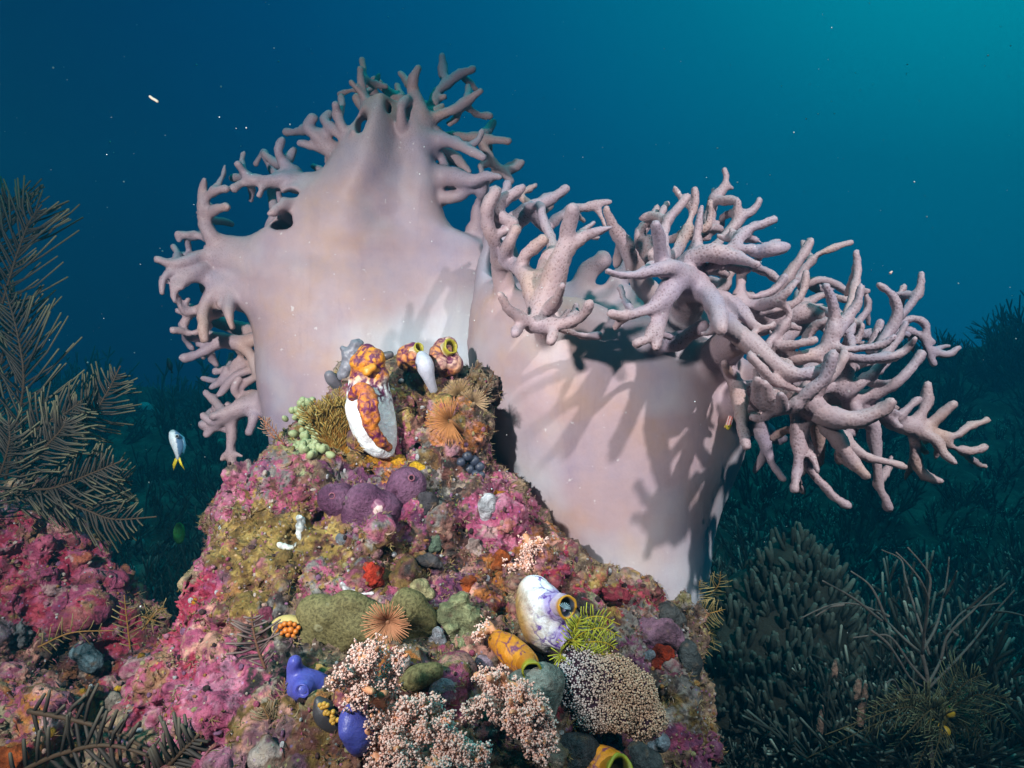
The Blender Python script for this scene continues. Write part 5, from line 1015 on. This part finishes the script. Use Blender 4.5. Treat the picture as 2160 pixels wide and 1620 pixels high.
bush('thin reddish hydroid sprig against the coral at the left shoulder', [[(600,940,Dt+.04),(575,905,Dt+.03),(545,878,Dt+.03)], [(580,925,Dt+.03),(560,900,Dt+.03),(570,880,Dt+.03)]], 12, .010, .9, .0006, (.30, .15, .10), (.36, .24, .18), 'hydroid', 'hydroid', seed=140)
bush('small dark sprigs on the highest right tip of the rock', [[(1010,850,.93),(1030,815,.93),(1040,790,.93)], [(1015,840,.93),(1025,825,.92),(1038,812,.92)], [(985,800,.94),(1005,775,.94),(1012,765,.94)]], 10, .010, .8, .0008, (.16, .10, .06), (.36, .28, .20), 'hydroid', 'hydroid', seed=150)
# yellow-green feather star
fs = thing('feather_star', 'yellow-green feather star arms spilling right from under the white veined squirt', 'feather star'); De = Dv - .045
for i, rows in enumerate([[(1195,1360,De),(1220,1315,De-.006),(1262,1300,De-.01),(1308,1318,De-.008)], [(1195,1362,De),(1230,1335,De-.012),(1270,1325,De-.014),(1312,1345,De-.01)], [(1195,1365,De),(1235,1355,De-.016),(1275,1355,De-.016),(1305,1372,De-.012)], [(1195,1368,De),(1230,1372,De-.018),(1262,1380,De-.018),(1290,1378,De-.014)], [(1192,1370,De),(1215,1385,De-.018),(1250,1392,De-.018),(1285,1392,De-.012)], [(1190,1368,De),(1182,1380,De-.02),(1186,1396,De-.022)], [(1190,1366,De),(1205,1350,De-.02),(1222,1358,De-.024)], [(1200,1350,De),(1215,1325,De-.01),(1225,1300,De-.01)]]):
    mb = MB(); plume_mesh(mb, rows, 22, .0135, 1.2, .00055, (.40, .42, .03), (1, 1), (.50, .52, .05), 200 + i, .15, .5); link('arm', mb.mesh('arm'), M_FROND, fs)

# ------------------------------------------------------------------ algae turf and grit on the rocks
def turf(Vr, n, name, label, cols, ln, seed, keep=None):
    rg = np.random.default_rng(seed); me_ = ROCK_O.data if Vr is RV else ROCK2_O.data
    nv = len(me_.vertices); co = np.empty(nv * 3, np.float32); me_.vertices.foreach_get('co', co); co = co.reshape(-1, 3); no = np.empty(nv * 3, np.float32); me_.vertices.foreach_get('normal', no); no = no.reshape(-1, 3)
    w_ = np.where((no[:, 1] < .3) & (fbm(co, 26, 3, seed) > (-.15 if keep is None else keep)))[0]
    ids = rg.choice(w_, min(n, len(w_)), replace=False); mb = MB()
    for i in ids:
        o = co[i]; c = np.array(cols[rg.integers(len(cols))]); 
        for _ in range(rg.integers(2, 5)):
            d = no[i] + rg.normal(0, .8, 3); d /= np.linalg.norm(d); L = ln * rg.uniform(.4, 1.5); e = rg.normal(0, .35, 3)
            p = np.array([o - d * .001, o + d * L * .5, o + d * L * .85 + e * L * .5]); r = rg.uniform(.00025, .00055)
            s_ = np.cross(d, (0.1, 1, 0.2)); s_ /= np.linalg.norm(s_) + 1e-9; u_ = np.cross(d, s_)
            tri = np.stack([s_, -.5 * s_ + .87 * u_, -.5 * s_ - .87 * u_]); k_ = rg.uniform(.6, 1.2)
            V = np.vstack([p[0] + tri * r, p[1] + tri * r, p[2][None]]); 
            mb.add(V, F3=[[3, 4, 6], [4, 5, 6], [5, 3, 6]], F4=[[0, 1, 4, 3], [1, 2, 5, 4], [2, 0, 3, 5]], col=np.vstack([np.tile(c * .6 * k_, (3, 1)), np.tile(c * k_, (3, 1)), c[None] * 1.3 * k_]))
    return link(name, mb.mesh(name, smooth=False), M_FROND, label=label, cat='algae', kind='stuff')
turf(RV, 9500, 'algae_turf', 'short olive and brown algae turf on the rock mound', [(.22, .15, .045), (.30, .22, .08), (.16, .10, .035), (.36, .30, .15), (.20, .09, .07), (.34, .22, .16)], .0065, 5)
turf(R2V, 1500, 'algae_turf', 'short brown algae turf on the low red rock', [(.22, .13, .05), (.30, .10, .12), (.30, .22, .12)], .008, 6, .0)
def grit(o, n, seed, name, label):
    rg = np.random.default_rng(seed); me_ = o.data; nv = len(me_.vertices); co = np.empty(nv * 3, np.float32); me_.vertices.foreach_get('co', co); co = co.reshape(-1, 3); no = np.empty(nv * 3, np.float32); me_.vertices.foreach_get('normal', no); no = no.reshape(-1, 3)
    ids = rg.choice(np.where(no[:, 1] < .3)[0], n); pal = np.array([(.55, .22, .30), (.62, .50, .44), (.45, .10, .18), (.40, .20, .06), (.60, .58, .60), (.30, .14, .25), (.10, .05, .05), (.42, .36, .18), (.55, .34, .28), (.05, .03, .03)])
    mb = MB(); r = .0008 + .0026 * rg.random(n) ** 3; mb.balls(co[ids] + no[ids] * r[:, None] * .3, r[:, None] * rg.uniform(.6, 1.4, (n, 3)), pal[rg.integers(0, len(pal), n)], 1)
    link(name, mb.mesh(name), M_SPONGE, label=label, cat='nodules', kind='stuff')
grit(ROCK_O, 5200, 8, 'crust_nodules', 'pink, white and brown nodules crusting the rock mound')
grit(ROCK2_O, 1500, 9, 'crust_nodules', 'red and pink nodules crusting the low left rock')

# ------------------------------------------------------------------ reef behind
def ghit(px, py):
    d = Vector(((px - 1080) * K, 1.0, (810 - py) * K)); d.normalize(); l, n_, i, s_ = GBVH.ray_cast(CAM, d)
    return l
BODY = np.array((.028, .036, .030)); TIP = np.array((.34, .42, .36))
def stag_mesh(name, seed, n=15, h=.16, r=.0048, body=BODY, tip=TIP, spread=1.0, sub=5):
    rg = random.Random(seed); mb = MB()
    for i in range(n):
        a = rg.uniform(0, 2 * math.pi); e = rg.uniform(.15, 1.25) * spread; L = h * rg.uniform(.6, 1.1)
        d = np.array((math.cos(a) * math.sin(e), math.sin(a) * math.sin(e), math.cos(e))); o = np.array((math.cos(a), math.sin(a), 0)) * .03 * rg.random() + np.array((0, 0, -.03))
        b_ = np.array((rg.uniform(-.2, .2), rg.uniform(-.2, .2), .35)) * L; c = curve([o, o + d * L * .55, o + d * L + b_], 7)
        q_ = rg.random() ** 2; mb.tube(c, np.linspace(r, r * .6, len(c)), 5, np.vstack([np.tile(body, (len(c) - 1, 1)), (tip * q_ + body * (1 - q_))[None]]))
        for k_ in range(sub):
            u = rg.uniform(.3, .95); q = c[int(u * (len(c) - 1))]; dd = d + np.array((rg.uniform(-1, 1), rg.uniform(-1, 1), rg.uniform(-.1, .9))); dd /= np.linalg.norm(dd); l_ = L * rg.uniform(.15, .35)
            mb.tube([q, q + dd * l_ * .7, q + dd * l_], [r * .75, r * .65, r * .5], 5, np.array([body, body * 1.1, tip * q_ + body * (1 - q_)]))
    return mb.mesh(name)
protos = [stag_mesh('branching_coral', 20 + i, 13 + i, .12 + .012 * i, .0038, spread=1.0, sub=7) for i in range(4)]
fine = [stag_mesh('fine_branching_coral', 40 + i, 22, .11, .0026, np.array((.030, .040, .034)), np.array((.16, .21, .19)), 1.15, 7) for i in range(3)]
rr = random.Random(12); k1 = 'dark branching corals on the reef behind'; placed = []
def scatter(n, x0, x1, y0, y1, meshes, name, label, cat, group, smin, smax, clear=34, yfade=True):
    c_ = 0
    for _ in range(n * 6):
        if c_ >= n: break
        px, py = rr.uniform(x0, x1), rr.uniform(y0, y1); l = ghit(px, py)
        if l is None or any((px - a) ** 2 + (py - b_) ** 2 < clear ** 2 for a, b_ in placed): continue
        placed.append((px, py)); c_ += 1
        o = link(name, meshes[rr.randrange(len(meshes))], M_BG, label=label, cat=cat, group=group); o.location = l; o.rotation_euler = (rr.uniform(-.25, .25), rr.uniform(-.25, .25), rr.uniform(0, 6.28))
        s_ = rr.uniform(smin, smax) * (1 + .16 * max(0, l.y - 2)); o.scale = (s_, s_, s_ * rr.uniform(.8, 1.1))
scatter(70, 1480, 2200, 900, 1640, protos, 'branching_coral', 'dark green branching coral with pale fingertips on the reef slope right of the rock', 'coral', 'pale-tipped branching corals on the right slope', .6, 1.45)
scatter(46, 1480, 2200, 1000, 1660, fine, 'fine_branching_coral', 'dark fine-twigged coral clump on the reef slope right of the rock', 'coral', 'fine-twigged corals on the right slope', .7, 1.7, 30)
tipped = [stag_mesh('branching_coral', 60 + i, 10, .10, .0034, BODY, np.array((.62, .72, .62)), .9, 6) for i in range(3)]
scatter(60, 1500, 2200, 880, 1200, tipped, 'branching_coral', 'small coral with bright pale tips on the dark slope below the drooping fingers', 'coral', 'small bright-tipped corals on the dark slope', .6, 1.1, 22)
scatter(24, 1800, 2230, 770, 920, fine, 'fine_branching_coral', 'hazy dark coral bush on the far reef crest at right', 'coral', 'far coral bushes at right', 1.2, 2.2, 18)
scatter(15, 1960, 2260, 655, 780, fine, 'fine_branching_coral', 'hazy blue coral bush on the distant mound at right', 'coral', 'coral bushes on the distant mound', 1.3, 2.4, 14)
scatter(60, 60, 560, 850, 1330, fine, 'fine_branching_coral', 'dim blue-green coral clump in the gully left of the rock', 'coral', 'dim corals in the left gully', .9, 1.7, 24)
scatter(12, 0, 560, 800, 870, fine, 'fine_branching_coral', 'hazy dark coral bush on the far reef at left', 'coral', 'far coral bushes at left', 1.2, 2.4, 16)

scatter(60, 2200, 3000, 760, 1500, fine + protos, 'branching_coral', 'dark branching coral beyond the right edge of the frame', 'coral', 'corals beyond the right edge', .7, 1.6, 40)
scatter(50, -700, 0, 800, 1500, fine, 'fine_branching_coral', 'dark coral clump beyond the left edge of the frame', 'coral', 'corals beyond the left edge', .8, 1.8, 40)
# mound of stubby fingers
fm_ = thing('finger_coral', 'grey-green mound of stubby fingers right of the rock foot', 'coral'); g = np.array(ghit(1640, 1455)); rg = np.random.default_rng(3)
LOB = [((0, .03, .0), (.20, .16, .27)), ((.045, .02, .10), (.12, .12, .235)), ((-.11, .0, -.02), (.12, .13, .20)), ((.14, .02, -.02), (.13, .13, .19)), ((.02, -.06, -.03), (.15, .12, .17))]
mb = MB()
for c_, r_ in LOB: mb.balls([g + np.array(c_)], [list(r_)], (.03, .036, .028), 3)
link('dome', mb.mesh('dome'), M_BG, fm_); mb = MB()
for c_, r_ in LOB:
    for i in range(260):
        d = rg.normal(0, 1, 3); d[2] = abs(d[2]) * .9; d[1] = -abs(d[1]) if rg.random() < .8 else d[1]; d /= np.linalg.norm(d); o = g + np.array(c_) + d * np.array(r_)
        if vnoise(o[None], 14, 2)[0] < -.35: continue
        up = d * .7 + np.array((0, 0, .8)) + rg.normal(0, .22, 3); up /= np.linalg.norm(up); L = rg.uniform(.014, .050) * (1 + .5 * vnoise(o[None], 9, 5)[0]); c = np.array((.045, .066, .056)) * rg.uniform(.4, 1.4); w_ = rg.uniform(.0045, .0075)
        mb.tube([o - up * .01, o + up * L * .5 + rg.normal(0, .002, 3), o + up * L], [w_, w_, w_ * .65], 6, np.array([c * .6, c, c * 1.5]))
link('fingers', mb.mesh('fingers'), M_BG, fm_, kind='stuff')

# gorgonian tree
Dg = 1.16; gt = thing('gorgonian', 'thin-branched grey sea whip tree at lower right', 'sea whip'); mb = MB()
W = [[(1968,1650),(1962,1540),(1958,1450),(1955,1420),(1945,1380)], [(1945,1380),(1900,1340),(1870,1310),(1840,1285),(1790,1272),(1740,1280),(1688,1305)], [(1945,1380),(1950,1330),(1957,1270),(1945,1230),(1915,1190),(1890,1165)], [(1957,1270),(1962,1220),(1945,1190),(1915,1155)], [(1948,1370),(1975,1320),(1990,1260),(1998,1215),(2002,1175)], [(1990,1260),(2010,1225),(2018,1205)], [(1870,1310),(1850,1260),(1830,1230),(1795,1205)], [(1875,1300),(1850,1288),(1832,1300),(1830,1330)], [(1860,1310),(1800,1262),(1735,1225)], [(1838,1330),(1870,1355),(1895,1390),(1920,1430),(1950,1450)], [(1960,1440),(1985,1390),(2000,1330),(2040,1285),(2110,1272)], [(2040,1285),(2080,1250),(2090,1235)], [(1985,1390),(2000,1340),(2050,1290),(2080,1260),(2120,1230)], [(1960,1450),(2010,1400),(2055,1350),(2100,1290),(2140,1245)], [(2100,1290),(2130,1292),(2165,1300)], [(1955,1440),(1920,1400),(1880,1345),(1845,1340),(1800,1345)], [(1960,1380),(1935,1300),(1910,1220),(1900,1180),(1860,1160)], [(1900,1465),(1885,1435),(1870,1440)], [(1780,1275),(1750,1282),(1720,1300)], [(2020,1340),(1998,1330),(1996,1380),(2005,1400)]]
for i, c in enumerate(W):
    q = curve([P(x, y, Dg + .10 * math.sin(i * 2.1) * min(1, j / 3)) for j, (x, y) in enumerate(c)], 16); mb.tube(q, np.linspace(.0026, .0013, len(q)) if i else .0034, 6, (.12, .11, .10))
link('branches', mb.mesh('branches'), M_BG, gt)

# dark feather star with yellow heart
g = np.array(P(1978, 1510, 1.16)); ft = thing('feather_star', 'dark olive feather star with yellow heart, lower right corner', 'feather star')
mb = MB(); mb.balls([g, g + (.012, -.01, .012), g + (-.012, -.01, -.01), g + (.004, -.012, -.02)], [.016, .010, .010, .009], np.array([(.10, .09, .03), (.55, .38, .03), (.50, .33, .02), (.55, .36, .03)]), 2); link('centre', mb.mesh('centre'), M_SOFT, ft)
for i, (x, y) in enumerate([(1700,1600),(1740,1550),(1800,1500),(1850,1620),(1920,1650),(1900,1560),(2020,1640),(2090,1580),(2150,1480),(2080,1420),(2030,1380),(2160,1560),(1960,1640),(1850,1480),(2110,1640)]):
    e = P(x, y, 1.16 - .09 * math.sin(i * 1.7)); m_ = (g + e) / 2 + np.array((0, -.03, .035)); mb = MB()
    c = [g, g * .6 + e * .4 + np.array((0, -.02, .035)), e]
    q = curve(c, 8); plume_mesh(mb, [(v[0] / (K * v[1]) + 1080, 810 - (v[2] - CZ) / (K * v[1]), v[1]) for v in q], 30, .032, 1.1, .0009, (.060, .062, .030), (1, 1), (.15, .16, .08), 300 + i, .25, .4); link('arm', mb.mesh('arm'), M_FROND, ft)
# short pale-tipped fingers in front of it
for i, (x0, y0, x1, y1, r) in enumerate([(1728,1548,1734,1492,7), (1815,1525,1826,1445,8), (1805,1470,1812,1436,8), (1760,1425,1763,1392,6)]):
    me = org_mesh('finger_coral', [('c', [(x0, y0, 0, r), ((x0 + x1) / 2, (y0 + y1) / 2, 0, r), (x1, y1, 0, r * .6)])], 1.30, .002, .002, .0012, 220, lambda V, x, y, N: np.array((.34, .22, .17)) * np.clip(1 + .4 * vnoise(V, 200, 2), .6, 1.3)[:, None])
    link('finger_coral', me, M_SPONGE, label=['pale pinkish coral finger standing lowest, at bottom right', 'longest pale pinkish coral finger in front of the dark feather star', 'short thick pale coral finger behind the longest one', 'small pale coral finger under the grey-green dome'][i], cat='coral')
# lumps in the left gully
def lump(lab, px, py, D, r, col, cat='sponge', name='sponge', sc=(1, 1, 1)):
    me = org_mesh(name, [('e', px, py, 0, r, sc), ('e', px + r * .4, py + r * .5, .01, r * .7, sc)], D, .006, .02, .008, 14, cc(*col)); link(name, me, M_BG, label=lab, cat=cat)
for lab, px, py, r, col in (('dim teal rounded sponge low in the left gully', 268, 1208, 17, (.16, .26, .26)), ('dim teal upright sponge higher in the left gully', 288, 1145, 13, (.16, .26, .24)), ('dim teal knobbly sponge nearest the rock in the left gully', 325, 1255, 18, (.12, .2, .2)), ('dim blue-green round sponge on the far left reef', 306, 862, 14, (.25, .4, .42)), ('dim green round sponge behind the left coral fingers', 466, 937, 12, (.12, .24, .18))):
    l = ghit(px, py); lump(lab, px, py, l.y - .03, r, col)
me = org_mesh('leaf_alga', [('e',378,1125,0,18,(.7,.5,1.3)), ('x',372,1118,-.012,14,(.7,1,1.2))], 1.5, .003, .004, .001, 40, cc(.05, .22, .04)); link('leaf_alga', me, M_BG, label='bright green cupped leaf of algae in the gully left of the rock', cat='algae')

# ------------------------------------------------------------------ fishes
def eye(px, py, D, r, rt, ring=(.5, .45, .1)):
    mb = MB(); mb.balls([P(px, py, D)], [r * K * D], ring, 2); e = link('eye', mb.mesh('eye'), M_SOFT, rt)
    mb = MB(); mb.balls([P(px, py, D - r * K * D * .55)], [r * K * D * .62], (.005, .005, .006), 1); link('pupil', mb.mesh('pupil'), M_SOFT, e)
def fin(name, pts, D, col, rt, th=.0006):
    mb = MB(); n = len(pts); a = [P(x, y, D - th) for x, y in pts]; b_ = [P(x, y, D + th) for x, y in pts]; i = np.arange(n); j = (i + 1) % n
    V = np.array(a + b_ + [np.mean(a, 0) - (0, th, 0), np.mean(b_, 0) + (0, th, 0)])
    mb.add(V, F3=np.vstack([np.stack([i, j, np.full(n, 2 * n)], 1), np.stack([j + n, i + n, np.full(n, 2 * n + 1)], 1)]), F4=np.stack([j, i, i + n, j + n], 1), col=col); link(name, mb.mesh(name), M_SOFT, rt)
fD = 1.12; f1 = thing('fish', 'small blue and white fish with yellow forked tail left of the corals', 'fish')
link('body', org_mesh('body', [('c', [(365,914,0,8),(371,926,0,13),(376,942,0,12),(376,956,0,7),(375,966,0,4)])], fD, .0018, .004, 0, 1, lambda V, x, y, N: np.where((x < 372 + (y - 930) * .15)[:, None], (.58, .68, .74), (.10, .22, .38))), M_SOFT, f1)
fin('tail_fin', [(374,962),(379,962),(383,975),(390,992),(380,980),(376,970)], fD, (.85, .70, .03), f1); fin('tail_fin', [(374,962),(377,964),(372,978),(366,993),(364,980),(368,968)], fD, (.85, .68, .03), f1); fin('dorsal_fin', [(378,914),(389,922),(393,940),(388,958),(382,950),(382,930)], fD, (.05, .22, .34), f1); eye(373, 920, fD - .013, 4.5, f1, (.5, .6, .65))
CRB = BVHTree.FromPolygons(CRV.tolist(), CRQ.tolist()); d = Vector(((1540 - 1080) * K, 1, (810 - 885) * K)).normalized(); l = CRB.ray_cast(CAM, d)[0]; gD = (l.y if l else .92) - .006
f2 = thing('fish', 'tiny red and white striped goby with yellow head clinging to the right coral', 'fish')
def c_goby(V, x, y, N):
    u = (x - 1541 + (y - 885) * .32) + 3.5 * ((y - 885) / 20) ** 2 * 0; s_ = (np.floor((u + 20) / 2.6) % 2)[:, None]; c = np.array((.70, .05, .03)) * (1 - s_) + np.array((.85, .72, .68)) * s_; h_ = (y > 897)[:, None]; return np.where(h_, (.60, .50, .04), c)
link('body', org_mesh('body', [('c', [(1548,864,0,3.2),(1544,873,0,5),(1540,886,0,6.5),(1537,896,0,6.5),(1536,902,0,5)])], gD, .0010, .002, 0, 1, c_goby), M_SOFT, f2); fin('tail_fin', [(1546,866),(1550,866),(1553,856),(1548,857)], gD, (.6, .3, .25), f2); fin('pectoral_fin', [(1532,893),(1527,900),(1529,904),(1535,899)], gD, (.5, .35, .08), f2); eye(1537, 899, gD - .0045, 2.4, f2, (.7, .6, .1))
f3 = thing('fish', 'dark slim fish silhouette hanging near the left coral fingers', 'fish'); link('body', org_mesh('body', [('c', [(355,757,0,3),(358,770,0,6),(361,780,0,3)])], 2.2, .003, .003, 0, 1, cc(.02, .025, .03)), M_SOFT, f3); fin('tail_fin', [(360,780),(362,779),(366,788),(360,787)], 2.2, (.02, .025, .03), f3)

# ------------------------------------------------------------------ drifting specks
rg = np.random.default_rng(77); mb = MB(); n = 900
xs, ys, ds = rg.uniform(0, 2160, n), rg.uniform(0, 1620, n) ** 1.0, rg.uniform(.55, 2.2, n); m_ = (ys < 900) | (rg.random(n) < .35)
cen = np.array([P(a, b_, c) for a, b_, c in zip(xs[m_], ys[m_], ds[m_])]); mb.balls(cen, (.00022 + .0013 * rg.random(m_.sum()) ** 5) * ds[m_], np.tile((.75, .8, .8), (m_.sum(), 1)), 0)
link('marine_snow', mb.mesh('marine_snow'), M_SOFT, label='pale specks drifting in the open water', cat='plankton', kind='stuff')
me = org_mesh('plankton_worm', [('c', [(317,204,0,1.6),(322,208,0,2.4),(326,210,0,1.6),(332,214,0,2.2)])], .8, .0006, .0008, 0, 1, cc(.6, .5, .4)); link('plankton_worm', me, M_SOFT, label='tiny pale worm-like drifter in the blue water at upper left', cat='plankton')
me = org_mesh('plankton_crumb', [('e',1878,576,0,3), ('e',1881,573,0,2)], .8, .0006, .0008, 0, 1, cc(.65, .45, .4)); link('plankton_crumb', me, M_SOFT, label='tiny pale pink crumb drifting above the right finger tips', cat='plankton')
bpy.context.view_layer.update()
# put each Empty at its thing's base
for o in list(COL.objects):
    if o.type == 'EMPTY' and o.children:
        pts = [c.matrix_world @ Vector(q) for c in o.children for q in c.bound_box]
        b_ = Vector((sum(p.x for p in pts) / len(pts), sum(p.y for p in pts) / len(pts), min(p.z for p in pts)))
        o.location = b_
        for c in o.children: c.location = c.location - b_
